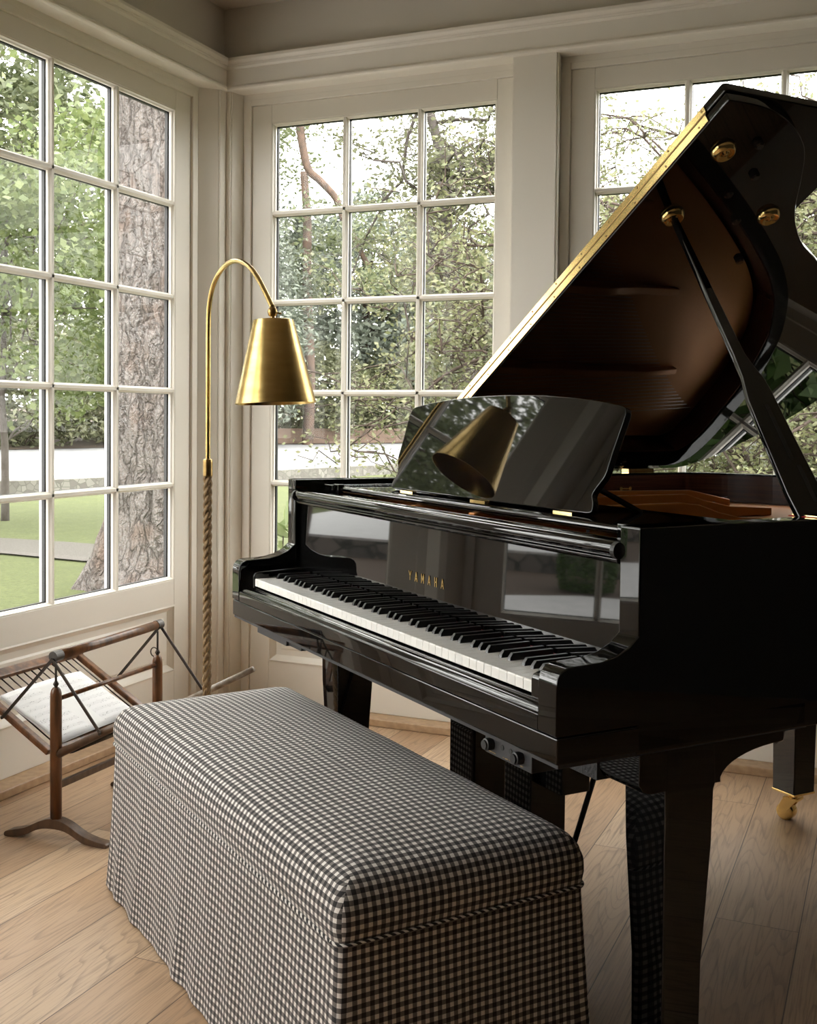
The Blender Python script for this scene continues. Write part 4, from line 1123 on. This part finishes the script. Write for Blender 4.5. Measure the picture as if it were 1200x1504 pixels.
# ------------------------------------------------------------------ garden
G = -0.35
def ground(name, poly, z, mat):
    return link(name, [(x, y, z) for x, y in poly], [tuple(range(len(poly)))], mat)
lawn = ground('lawn', [(-90, -60), (60, -60), (60, 90), (-90, 90)], G, M['grass']); tag(lawn, 'bright green mown lawn outside the windows', 'lawn', kind='stuff')
pc_ = catmull([(2, 7.0), (-1, 6.1), (-3, 5.75), (-5, 5.8), (-6.6, 5.9), (-9, 5.6), (-13, 4.4), (-20, 2)], 5)
fr = frames([(x, y, 0) for x, y in pc_]); L_, R_ = [], []
for p, t, u, v in fr:
    s = Vector((-t.y, t.x, 0)).normalized(); L_.append(p + s * 0.55); R_.append(p - s * 0.6)
n_ = len(fr)
gp = link('gravel_path', [(p.x, p.y, G + 0.02) for p in L_] + [(p.x, p.y, G + 0.02) for p in R_], [(i, i + 1, n_ + i + 1, n_ + i) for i in range(n_ - 1)], M['gravel'])
tag(gp, 'narrow gravel path curving across the lawn', 'path')
# retaining wall along the road
wl = catmull([(-40, -8), (-22, 3.5), (-15.5, 8.8), (-12.46, 12.04), (-11.65, 14.11), (-10.6, 17.4), (-9.9, 21), (-8.6, 26), (-4, 34), (6, 44)], 6)
def wall_strip(name, pts, z0, z1, th, mat, zf=None):
    fr = frames([(x, y, 0) for x, y in pts]); V = []; n = len(fr)
    for (p, t, u, v) in fr:
        s = Vector((-t.y, t.x, 0)).normalized()
        for q in (p, p + s * th):
            V.append((q.x, q.y, z0)); V.append((q.x, q.y, z1))
    F = []; U = []; d = 0
    for i in range(n - 1):
        a, b = 4 * i, 4 * (i + 1); l = (fr[i + 1][0] - fr[i][0]).length
        for q in ((a, b, b + 1, a + 1), (a + 1, b + 1, b + 3, a + 3), (a + 2, a + 3, b + 3, b + 2)):
            F.append(q)
        U += [[(d, z0), (d + l, z0), (d + l, z1), (d, z1)], [(d, 0), (d + l, 0), (d + l, th), (d, th)], [(d, z0), (d, z1), (d + l, z1), (d + l, z0)]]
        d += l
    return link(name, V, F, mat, None, False, U)
w1 = wall_strip('stone_wall', wl, G - 0.1, -0.10, 0.5, M['stone']); tag(w1, 'low rough stone retaining wall along the road beyond the lawn', 'stone wall')
# road : rising slightly behind the wall
fr = frames([(x, y, 0) for x, y in wl]); V = []
for p, t, u, v in fr:
    s = Vector((-t.y, t.x, 0)).normalized(); V += [(p.x + s.x * 0.4, p.y + s.y * 0.4, -0.11), (p.x + s.x * 9, p.y + s.y * 9, 0.16)]
n_ = len(fr); rd = link('road', V, [(2 * i, 2 * i + 2, 2 * i + 3, 2 * i + 1) for i in range(n_ - 1)], M['asphalt']); tag(rd, 'pale road behind the stone wall', 'road')
V = []
for p, t, u, v in fr:
    s = Vector((-t.y, t.x, 0)).normalized(); V += [(p.x + s.x * 8.8, p.y + s.y * 8.8, 0.17), (p.x + s.x * 40, p.y + s.y * 40, 1.5)]
bk_ = link('far_bank', V, [(2 * i, 2 * i + 2, 2 * i + 3, 2 * i + 1) for i in range(n_ - 1)], M['mulch']); tag(bk_, 'earth bank under the trees across the road', 'bank')
bw = []
for p, t, u, v in fr[40:]:
    s = Vector((-t.y, t.x, 0)).normalized(); bw.append((p.x + s.x * 9.2, p.y + s.y * 9.2))
w2 = wall_strip('sandstone_wall', bw, 0.0, 0.70, 0.5, M['brick']); tag(w2, 'reddish sandstone block wall on the far side of the road', 'wall')
# stuff only mirrored in the piano: terrace and bed outside the left doors
t1 = ground('terrace_paving', [(-0.12, -8.5), (-7.7, -8.5), (-7.95, -1.9), (-7.0, -0.5), (-0.12, -0.5)][::-1], G + 0.03, M['paving']); tag(t1, 'pale paving just outside the left glazed doors', 'paving')
t2 = ground('mulch_bed', [(-7.7, -8.5), (-10.1, -8.5), (-10.1, 2.8), (-8.0, 2.8), (-7.0, -0.5), (-7.95, -1.9)][::-1], G + 0.025, M['mulch']); tag(t2, 'dark bark mulch bed beyond the paving', 'flower bed')
w3 = wall_strip('garden_wall', [(-10.1, -8.5), (-10.1, -3), (-10.05, -0.5), (-10.0, 2.8)], G, -0.10, 0.4, M['stone_dark']); tag(w3, 'dark low stone wall at the back of the mulch bed', 'stone wall')
t4 = ground('driveway', [(-10.5, -8.5), (-20.5, -8.5), (-20.5, 2.8), (-10.4, 2.8)][::-1], -0.11, M['drive']); tag(t4, 'pale driveway above the dark stone wall', 'driveway')

def leaves(name, pts, size, mat, parent, rng, aspect=0.5, down=0.0):
    n = len(pts)
    c = np.asarray(pts, dtype=np.float32)
    d = rng.normal(size=(n, 3)); d[:, 2] = d[:, 2] * 0.6 - down; d /= np.linalg.norm(d, axis=1)[:, None]
    r = rng.normal(size=(n, 3)); s = np.cross(d, r); s /= np.linalg.norm(s, axis=1)[:, None] + 1e-9
    nn = np.cross(d, s)
    L = (size * rng.uniform(0.6, 1.25, size=n))[:, None]
    a = c - d * L * 0.5; b = c + s * L * aspect * 0.5 + nn * L * 0.06; e = c + d * L * 0.5; f = c - s * L * aspect * 0.5 + nn * L * 0.06
    V = np.stack([a, b, e, f], axis=1).reshape(-1, 3).astype(np.float32)
    me = bpy.data.meshes.new(name)
    me.vertices.add(4 * n); me.vertices.foreach_set('co', V.ravel())
    me.loops.add(4 * n); me.loops.foreach_set('vertex_index', np.arange(4 * n, dtype=np.int32))
    me.polygons.add(n); me.polygons.foreach_set('loop_start', np.arange(0, 4 * n, 4, dtype=np.int32)); me.polygons.foreach_set('loop_total', np.full(n, 4, dtype=np.int32))
    me.update(); me.validate(); me.materials.append(mat)
    o = bpy.data.objects.new(name, me); COL.objects.link(o); o.parent = parent
    return o

def clump_points(rng, n, crown, nclump, cr, shell=0.0):
    """crown: (cx,cy,cz,rx,ry,rz); leaves gathered in nclump tufts"""
    cx, cy, cz, rx, ry, rz = crown
    u = rng.normal(size=(nclump, 3)); u /= np.linalg.norm(u, axis=1)[:, None]
    rad = rng.uniform(shell, 1, size=nclump) ** (1 / 3)
    C = u * rad[:, None] * np.array([rx, ry, rz]) + np.array([cx, cy, cz])
    k = rng.integers(0, nclump, size=n)
    q = rng.normal(size=(n, 3)) * cr * np.array([1, 1, 0.55])
    return C[k] + q, C

def branch_tube(bm, a, b, r0, r1, rnd, wob=0.08, seg=6, n=6):
    a, b = Vector(a), Vector(b); L = (b - a).length; P = []
    for i in range(n + 1):
        t = i / n; p = a.lerp(b, t)
        if 0 < i < n: p += Vector((rnd.uniform(-1, 1), rnd.uniform(-1, 1), rnd.uniform(-1, 1))) * L * wob * 0.5
        P.append(p)
    tube(bm, P, [r0 + (r1 - r0) * i / n for i in range(n + 1)], seg)
    return P

def tree(name, base, h, crown, nleaf, lsize, lmat, bmat, trunk_r, label, cat='tree', group=None, seed=1, nclump=60, cr=0.45, aspect=0.5, branches=10, lean=(0, 0), twigs=0):
    rng = np.random.default_rng(seed); rnd = random.Random(seed)
    root = empty(name, base, 0, label, cat, group)
    bm = bmesh.new()
    topz = h; tp = Vector((lean[0], lean[1], topz))
    P = branch_tube(bm, (0, 0, -0.1), tp, trunk_r, trunk_r * 0.35, rnd, 0.04, 10, 8)
    pts, C = clump_points(rng, nleaf, crown, nclump, cr)
    idx = rng.choice(len(C), size=min(branches, len(C)), replace=False)
    for q in idx:
        c = Vector(C[q].tolist()); t = rnd.uniform(0.35, 0.95); s = P[int(t * 8)]
        B = branch_tube(bm, s, c, trunk_r * 0.28, trunk_r * 0.06, rnd, 0.10, 6, 6)
        for _ in range(twigs):
            s2 = B[rnd.randint(2, 6)]
            e2 = s2 + Vector((rnd.uniform(-1, 1), rnd.uniform(-1, 1), rnd.uniform(-0.5, 0.7))) * 0.55
            branch_tube(bm, s2, e2, trunk_r * 0.08, trunk_r * 0.03, rnd, 0.12, 5, 4)
    from_bm('trunk', bm, bmat, root, smooth=True, recalc=False)
    leaves('foliage', pts, lsize, lmat, root, rng, aspect)
    return root
GARDEN = []
# big old trunk close to the left door
def big_trunk():
    root = empty('old_pine_tree', (-3.20, 4.37, G), 0, 'huge tree trunk with rough grey bark just outside the left window', 'tree')
    rnd = random.Random(5); seg, nz_ = 144, 150; V, F = [], []
    from mathutils import noise
    H = 8.0
    for j in range(nz_ + 1):
        z = H * (j / nz_) ** 1.15
        r = 0.60 - 0.012 * z + 0.30 * math.exp(-z / 0.35)
        for i in range(seg):
            a = 2 * PI * i / seg
            lob = 1 + 0.18 * math.exp(-z / 0.45) * math.cos(a * 5 + 1) + 0.03 * math.cos(a * 3 + z * 0.4)
            p = Vector((math.cos(a) * 3.4, math.sin(a) * 3.4, z * 0.85))
            w = noise.noise(p * 0.9) * 1.2
            cellv = noise.voronoi(Vector((p.x * 1.5 + w, p.y * 1.5 + w, p.z * 0.8 + 3)), distance_metric='DISTANCE', exponent=2)[0]
            ridge = min(0.5, (cellv[1] - cellv[0])) * 0.13
            rr = r * lob + ridge - 0.035 + 0.012 * noise.noise(p * 6)
            V.append((rr * math.cos(a), rr * math.sin(a), z - 0.1))
    for j in range(nz_):
        for i in range(seg):
            i2 = (i + 1) % seg; F.append((j * seg + i, j * seg + i2, (j + 1) * seg + i2, (j + 1) * seg + i))
    link('trunk', V, F, M['bark_pine'], root, True)
    rng = np.random.default_rng(9)
    pts, _ = clump_points(rng, 5000, (0, 0, 9.5, 4, 4, 1.6), 60, 0.5)
    leaves('foliage', pts, 0.16, M['leaf_mid'], root, rng, 0.3)
big_trunk()
tree('young_maple_tree', (-8.85, 8.30, G), 4.6, (0.5, 0.4, 3.6, 2.3, 2.3, 2.1), 14000, 0.115, M['leaf_bright'], M['bark_pale'], 0.06, 'young maple with pale thin trunk on the lawn at the left edge of the photo', seed=11, nclump=130, cr=0.28, aspect=0.75, branches=18)
tree('leafy_maple_tree', (-9.8, 5.4, G), 7.5, (0, 0, 5.6, 2.8, 2.8, 2.6), 16000, 0.115, M['leaf_bright'], M['bark_pale'], 0.12, 'taller spring green maple left of the gravel path, crown at the top left', seed=12, nclump=140, cr=0.3, aspect=0.75, branches=14)
tree('oak_tree', (-23.5, 20.5, 0.3), 15, (0, 0, 10.5, 5.6, 5.6, 5.0), 18000, 0.30, M['leaf_mid'], M['bark'], 0.22, 'tallest green tree across the road, seen in the top panes of the left window', seed=13, nclump=130, cr=0.5, branches=16)
tree('side_tree', (-9.3, 1.6, -0.3), 7.5, (0, -0.6, 5.4, 2.3, 1.9, 3.0), 14000, 0.12, M['leaf_mid'], M['bark'], 0.14, 'leafy green tree left of the house, mirrored in the music desk', seed=15, nclump=140, cr=0.33, branches=12)
tree('side_tree', (-14.5, -3.4, -0.0), 9.5, (0, 0, 6.4, 3.6, 3.6, 4.0), 12000, 0.16, M['leaf_mid'], M['bark'], 0.18, 'large green tree by the driveway, mirrored in the piano', seed=16, nclump=130, cr=0.45, branches=12)
# hedge across the road
def hedge(i, c, rx, ry, h, n, lab, mat='leaf_olive', size=0.24, seed=40):
    rng = np.random.default_rng(seed + i)
    root = empty('hedge_shrub', (c[0], c[1], c[2]), 0, lab, 'shrub', 'hedge shrubs across the road' if mat == 'leaf_olive' else None)
    bm = bmesh.new(); rnd = random.Random(seed + i)
    for _ in range(8): branch_tube(bm, (rnd.uniform(-.2, .2), rnd.uniform(-.2, .2), -0.05), (rnd.uniform(-rx, rx) * .8, rnd.uniform(-ry, ry) * .8, h * rnd.uniform(.5, .9)), 0.03, 0.01, rnd)
    from_bm('stems', bm, M['bark'], root, recalc=False)
    u = rng.normal(size=(n, 3)); u /= np.linalg.norm(u, axis=1)[:, None]; rad = rng.uniform(0.25, 1, size=n) ** (1 / 3)
    rad *= 1 + 0.12 * np.sin(u[:, 0] * 9 + u[:, 2] * 7)
    P_ = u * rad[:, None] * np.array([rx, ry, h * 0.52]) + np.array([0, 0, h * 0.5])
    leaves('foliage', P_, size, M[mat], root, rng, 0.35)
hl = ['at the left edge of the photo', 'second from the left', 'third from the left', 'seen left of the tree trunk', 'hidden mostly by the tree trunk', 'behind the lamp pole', 'left of the lamp shade', 'below the lamp shade', 'right of the lamp shade']
hp = [(-25, 10), (-22.6, 14.0), (-21.2, 17.6), (-20.2, 21.2), (-19.5, 24.8), (-18.8, 28.6), (-17.2, 32.5), (-14.8, 36.5), (-12.0, 40.0)]
for i, ((x, y), t_) in enumerate(zip(hp, hl)):
    hedge(i, (x, y, 0.15), 2.7, 2.4, 3.6, 9000, 'rounded olive green hedge shrub across the road, ' + t_)
# background trees
bg = [(-31, 18, 13, 'leaf_mid', 'broad green tree behind the hedge at the far left'), (-27, 25, 12, 'leaf_olive', 'olive green tree behind the hedge in the middle panes of the left window'),
      (-25, 32, 14, 'leaf_mid', 'tall green tree behind the big trunk'), (-17.5, 38, 8.5, 'leaf_blue', 'blue green conifer seen left in the middle window'),
      (-13.5, 41, 7.6, 'leaf_mid', 'round green tree beyond the road in the middle window'), (-7.5, 43, 8.2, 'leaf_bright', 'light green tree at the centre of the middle window'),
      (-3.0, 44, 9.5, 'leaf_olive', 'grey olive tree right in the middle window'), (0.5, 40, 6.5, 'leaf_mid', 'low green tree far behind the piano lid'),
      (-36, 8, 13, 'leaf_mid', 'tall green tree beyond the road at the far left edge')]
for i, (x, y, h, m_, lab) in enumerate(bg):
    h *= 1.18
    tree('garden_tree', (x, y, 0.4), h * 0.8, (0, 0, h * 0.47, 5.0, 4.6, h * 0.50), 17000, 0.33, M[m_], M['bark'], 0.25, lab, seed=60 + i, nclump=150, cr=0.55, branches=12)
# pine with bent orange limb seen in the middle window
def limb_tree(name, label, base, limbs, mat, leafspec, seed):
    root = empty(name, base, 0, label, 'tree'); bm = bmesh.new()
    for pts, r0, r1 in limbs:
        P_ = catmull(pts, 5); n = len(P_)
        tube(bm, P_, [r0 + (r1 - r0) * i / (n - 1) for i in range(n)], 10)
    from_bm('trunk', bm, mat, root, smooth=True, recalc=False)
    rng = np.random.default_rng(seed); al = []
    for (c, r, n, cl) in leafspec['crowns']:
        p, _ = clump_points(rng, n, (*c, *r), cl, leafspec['cr']); al.append(p)
    leaves('foliage', np.concatenate(al), leafspec['size'], M[leafspec['mat']], root, rng, leafspec.get('aspect', 0.5))
    return root
bz = 0.3
PK = 2.6
def far(x, y, z): return (2.49 + (x - 2.49) * PK, -3.85 + (y + 3.85) * PK, 1.154 + (z - 1.154) * PK)
pb = Vector(far(-4.66, 9.34, 0)); pb.z = 0.3
def rel(l): return [tuple(Vector(far(*q)) - pb) for q in l]
limb_tree('bent_pine_tree', 'tall pine across the road with a bent orange-brown limb, in the middle window', tuple(pb), [
    (rel([(-4.95, 9.2, 6.4), (-4.84, 9.27, 5.43), (-4.77, 9.27, 4.95), (-4.68, 9.32, 4.42), (-4.53, 9.40, 4.24), (-4.35, 9.50, 4.02), (-4.26, 9.55, 3.75), (-4.1, 9.62, 3.45), (-3.95, 9.7, 3.1)]), 0.17, 0.09),
    (rel([(-4.72, 9.3, 4.35), (-4.68, 9.33, 3.7), (-4.68, 9.33, 3.0), (-4.62, 9.33, 1.6)]) + [(0, 0, -0.3)], 0.13, 0.2),
    (rel([(-4.8, 9.27, 5.2), (-4.3, 9.5, 5.15), (-3.6, 9.9, 5.4)]), 0.10, 0.04)],
    M['bark_orange'], dict(crowns=[((-1.9, 0.5, 11.0), (2.0, 2.0, 2.3), 2600, 26), ((1.6, 0.8, 6.4), (3.0, 2.6, 2.3), 3000, 26), ((-1.6, -0.5, 5.8), (2.2, 2.0, 3.0), 3000, 26), ((2.6, 1.0, 16), (5, 4, 1.5), 2400, 20)], cr=0.42, size=0.2, mat='leaf_mid'), 21)

def fruit_tree(name, base, trunk_pts, reach, label, seed, n_br, z0, z1, dens, m_='leaf_fruit', bark='bark', lsize=0.052, r0=0.07):
    """spreading tree with long thin near-level branches carrying small leaves"""
    root = empty(name, base, 0, label, 'tree'); rnd = random.Random(seed); rng = np.random.default_rng(seed)
    bm = bmesh.new(); P_ = catmull(trunk_pts, 4)
    tube(bm, P_, [r0 * (1 - 0.6 * i / len(P_)) for i in range(len(P_))], 10)
    pts = []
    for b in range(n_br):
        s = Vector(P_[rnd.randint(len(P_) // 4, len(P_) - 1)])
        a = rnd.uniform(0, 2 * PI); L = reach * rnd.uniform(0.55, 1.0); zt = rnd.uniform(z0, z1)
        e = Vector((s.x + math.cos(a) * L, s.y + math.sin(a) * L * 0.8, zt))
        B_ = branch_tube(bm, s, e, 0.020, 0.006, rnd, 0.16, 6, 9)
        for k_ in range(1, 10):
            for _ in range(3):
                s2 = B_[k_]; v = Vector((rnd.gauss(0, 1), rnd.gauss(0, 1), rnd.gauss(0.1, 0.6))).normalized() * rnd.uniform(0.2, 0.6)
                T_ = branch_tube(bm, s2, s2 + v, 0.006, 0.0022, rnd, 0.2, 4, 4)
                for q in T_[1:]:
                    for _ in range(dens): pts.append(tuple(q + Vector((rnd.gauss(0, .06), rnd.gauss(0, .06), rnd.gauss(0, .05)))))
    from_bm('branches', bm, M[bark], root, smooth=True, recalc=False)
    leaves('foliage', pts, lsize, M[m_], root, rng, 0.5)
    return root
fruit_tree('fruit_tree', (0.35, 4.3, G), [(0, 0, -0.1), (0.05, -0.05, 0.6), (-0.1, 0.05, 1.3), (0.05, 0, 2.2), (0.2, 0.1, 3.2)], 2.3, 'twiggy fruit tree with thin level branches outside the middle window', 31, 44, 0.9, 3.1, 7, lsize=0.045)
fruit_tree('fruit_tree', (2.4, 3.7, G), [(0, 0, -0.1), (-0.1, 0.0, 0.7), (0.1, 0.1, 1.4), (-0.05, 0, 2.4), (0.1, 0, 3.4)], 2.3, 'twiggy fruit tree with pale young leaves outside the window behind the piano lid', 37, 42, 0.8, 3.6, 8, lsize=0.040)
fruit_tree('grey_limbed_tree', (-1.1, 7.0, G), [(0, 0, -0.1), (-0.2, -0.3, 1.5), (-0.42, -0.62, 3.0), (-0.45, -0.62, 3.7), (-0.50, -0.64, 4.0), (-0.62, -0.7, 4.5), (-0.9, -0.8, 5.5)], 1.9, 'tree with a pale grey curved limb in the upper right pane of the middle window', 33, 26, 2.6, 5.2, 5, 'leaf_olive', 'bark_pale', 0.06, 0.085)
hedge(20, (-1.2, 11.0, G), 1.6, 1.3, 2.6, 5200, 'grey green bush on the lawn behind the fruit tree of the middle window', 'leaf_blue', 0.12)
hedge(21, (-17.0, 27.5, 0.2), 2.4, 2.4, 8.0, 12000, 'blue green conifer across the road beside the bent pine', 'leaf_blue', 0.22)
hedge(22, (0.9, 8.5, G), 1.8, 1.3, 2.3, 5000, 'green shrub beyond the fruit trees behind the piano', 'leaf_mid', 0.12)
hedge(23, (3.2, 8.0, G), 1.9, 1.3, 2.6, 5000, 'green shrub beyond the fruit trees at the right edge of the photo', 'leaf_mid', 0.12)
# clipped box bush in the bed (seen mirrored in the fallboard)
def box_bush(loc, r, h, lab, seed):
    rng = np.random.default_rng(seed); root = empty('box_bush', loc, 0, lab, 'bush')
    n = 9000; u = rng.normal(size=(n, 3)); u /= np.max(np.abs(u) ** 1.0, axis=1)[:, None] ** 0.7 * np.linalg.norm(u, axis=1)[:, None] ** 0.3
    P_ = u * np.array([r, r, h / 2]) * rng.uniform(0.75, 1.0, size=(n, 1)) + np.array([0, 0, h / 2])
    leaves('foliage', P_, 0.032, M['leaf_dark'], root, rng, 0.6)
    bm = bmesh.new(); tube(bm, [(0, 0, -0.02), (0, 0, h * 0.7)], 0.02, 8); from_bm('stem', bm, M['bark'], root)
box_bush((-8.35, -1.93, G + 0.02), 0.33, 0.64, 'clipped round box bush in the mulch bed, mirrored in the fallboard', 3)
# leafy plants right outside the doors
def leafy(loc, n, h, r, lab, seed, size=0.14, aspect=0.32, m_='leaf_dark'):
    rng = np.random.default_rng(seed); rnd = random.Random(seed); root = empty('leafy_shrub', loc, 0, lab, 'shrub')
    bm = bmesh.new(); pts = []
    for i in range(n):
        a = rnd.uniform(0, 2 * PI); q = rnd.uniform(0, r)
        P_ = branch_tube(bm, (math.cos(a) * q * 0.4, math.sin(a) * q * 0.4, 0), (math.cos(a) * q, math.sin(a) * q, h * rnd.uniform(0.6, 1)), 0.006, 0.003, rnd, 0.08, 5, 7)
        for p in P_[2:]:
            for _ in range(3): pts.append(tuple(p + Vector((rnd.gauss(0, .04), rnd.gauss(0, .04), rnd.gauss(0, .03)))))
    from_bm('stems', bm, M['bark'], root, recalc=False)
    leaves('foliage', pts, size, M[m_], root, rng, aspect, down=-0.5)
leafy((-0.05, 0.55, G), 30, 1.08, 0.35, 'fresh green leafy shrub just outside the middle window, above the piano arm', 51, 0.12, 0.3, 'leaf_bright')
leafy((1.9, 0.75, G), 60, 0.95, 0.7, 'broad-leaved shrub just outside the window behind the piano, mirrored in the lid', 52, 0.15, 0.55)
leafy((2.9, 0.80, G), 50, 1.0, 0.6, 'broad-leaved shrub outside the right-hand window', 53, 0.15, 0.55)
leafy((0.9, 0.55, G), 24, 0.62, 0.4, 'low leafy shrub outside the middle window behind the piano', 54, 0.12, 0.4)

# ------------------------------------------------------------------ sky, camera
w = bpy.data.worlds.new('sky'); sc.world = w; w.use_nodes = True
nt = w.node_tree; nt.nodes.clear()
out = nt.nodes.new('ShaderNodeOutputWorld'); bgn = nt.nodes.new('ShaderNodeBackground')
bgn.inputs[0].default_value = (1.0, 0.985, 0.955, 1); bgn.inputs[1].default_value = 8.0
nt.links.new(bgn.outputs[0], out.inputs[0])

cd = bpy.data.cameras.new('camera'); cam = bpy.data.objects.new('camera', cd); COL.objects.link(cam)
f_, yaw, pitch, roll, cx_, cy_, cz_, py_ = 1657.3221, 0.4072, -0.0337, 0.0102, 2.4897, -3.8527, 1.1537, -84.2904
d_ = Vector((-math.sin(yaw) * math.cos(pitch), math.cos(yaw) * math.cos(pitch), math.sin(pitch)))
r_ = Vector((math.cos(yaw), math.sin(yaw), 0)); u_ = r_.cross(d_)
r2 = r_ * math.cos(roll) + u_ * math.sin(roll); u2 = -r_ * math.sin(roll) + u_ * math.cos(roll)
mt = Matrix(((r2.x, u2.x, -d_.x, cx_), (r2.y, u2.y, -d_.y, cy_), (r2.z, u2.z, -d_.z, cz_), (0, 0, 0, 1)))
cam.matrix_world = mt
cd.sensor_fit = 'HORIZONTAL'; cd.sensor_width = 36.0; cd.lens = f_ * 36.0 / 1200.0
cd.shift_y = py_ / 1200.0
cd.clip_start = 0.05; cd.clip_end = 300
sc.camera = cam

sc.render.engine = 'CYCLES'
cy = sc.cycles
cy.max_bounces = 10; cy.diffuse_bounces = 5; cy.glossy_bounces = 5; cy.transmission_bounces = 6; cy.transparent_max_bounces = 12
cy.use_denoising = True
cy.sample_clamp_indirect = 6.0
cy.caustics_reflective = False; cy.caustics_refractive = False
vs = sc.view_settings
vs.view_transform = 'Standard'; vs.look = 'None'; vs.gamma = 1.0; vs.use_curve_mapping = False
vs.exposure = 0.22
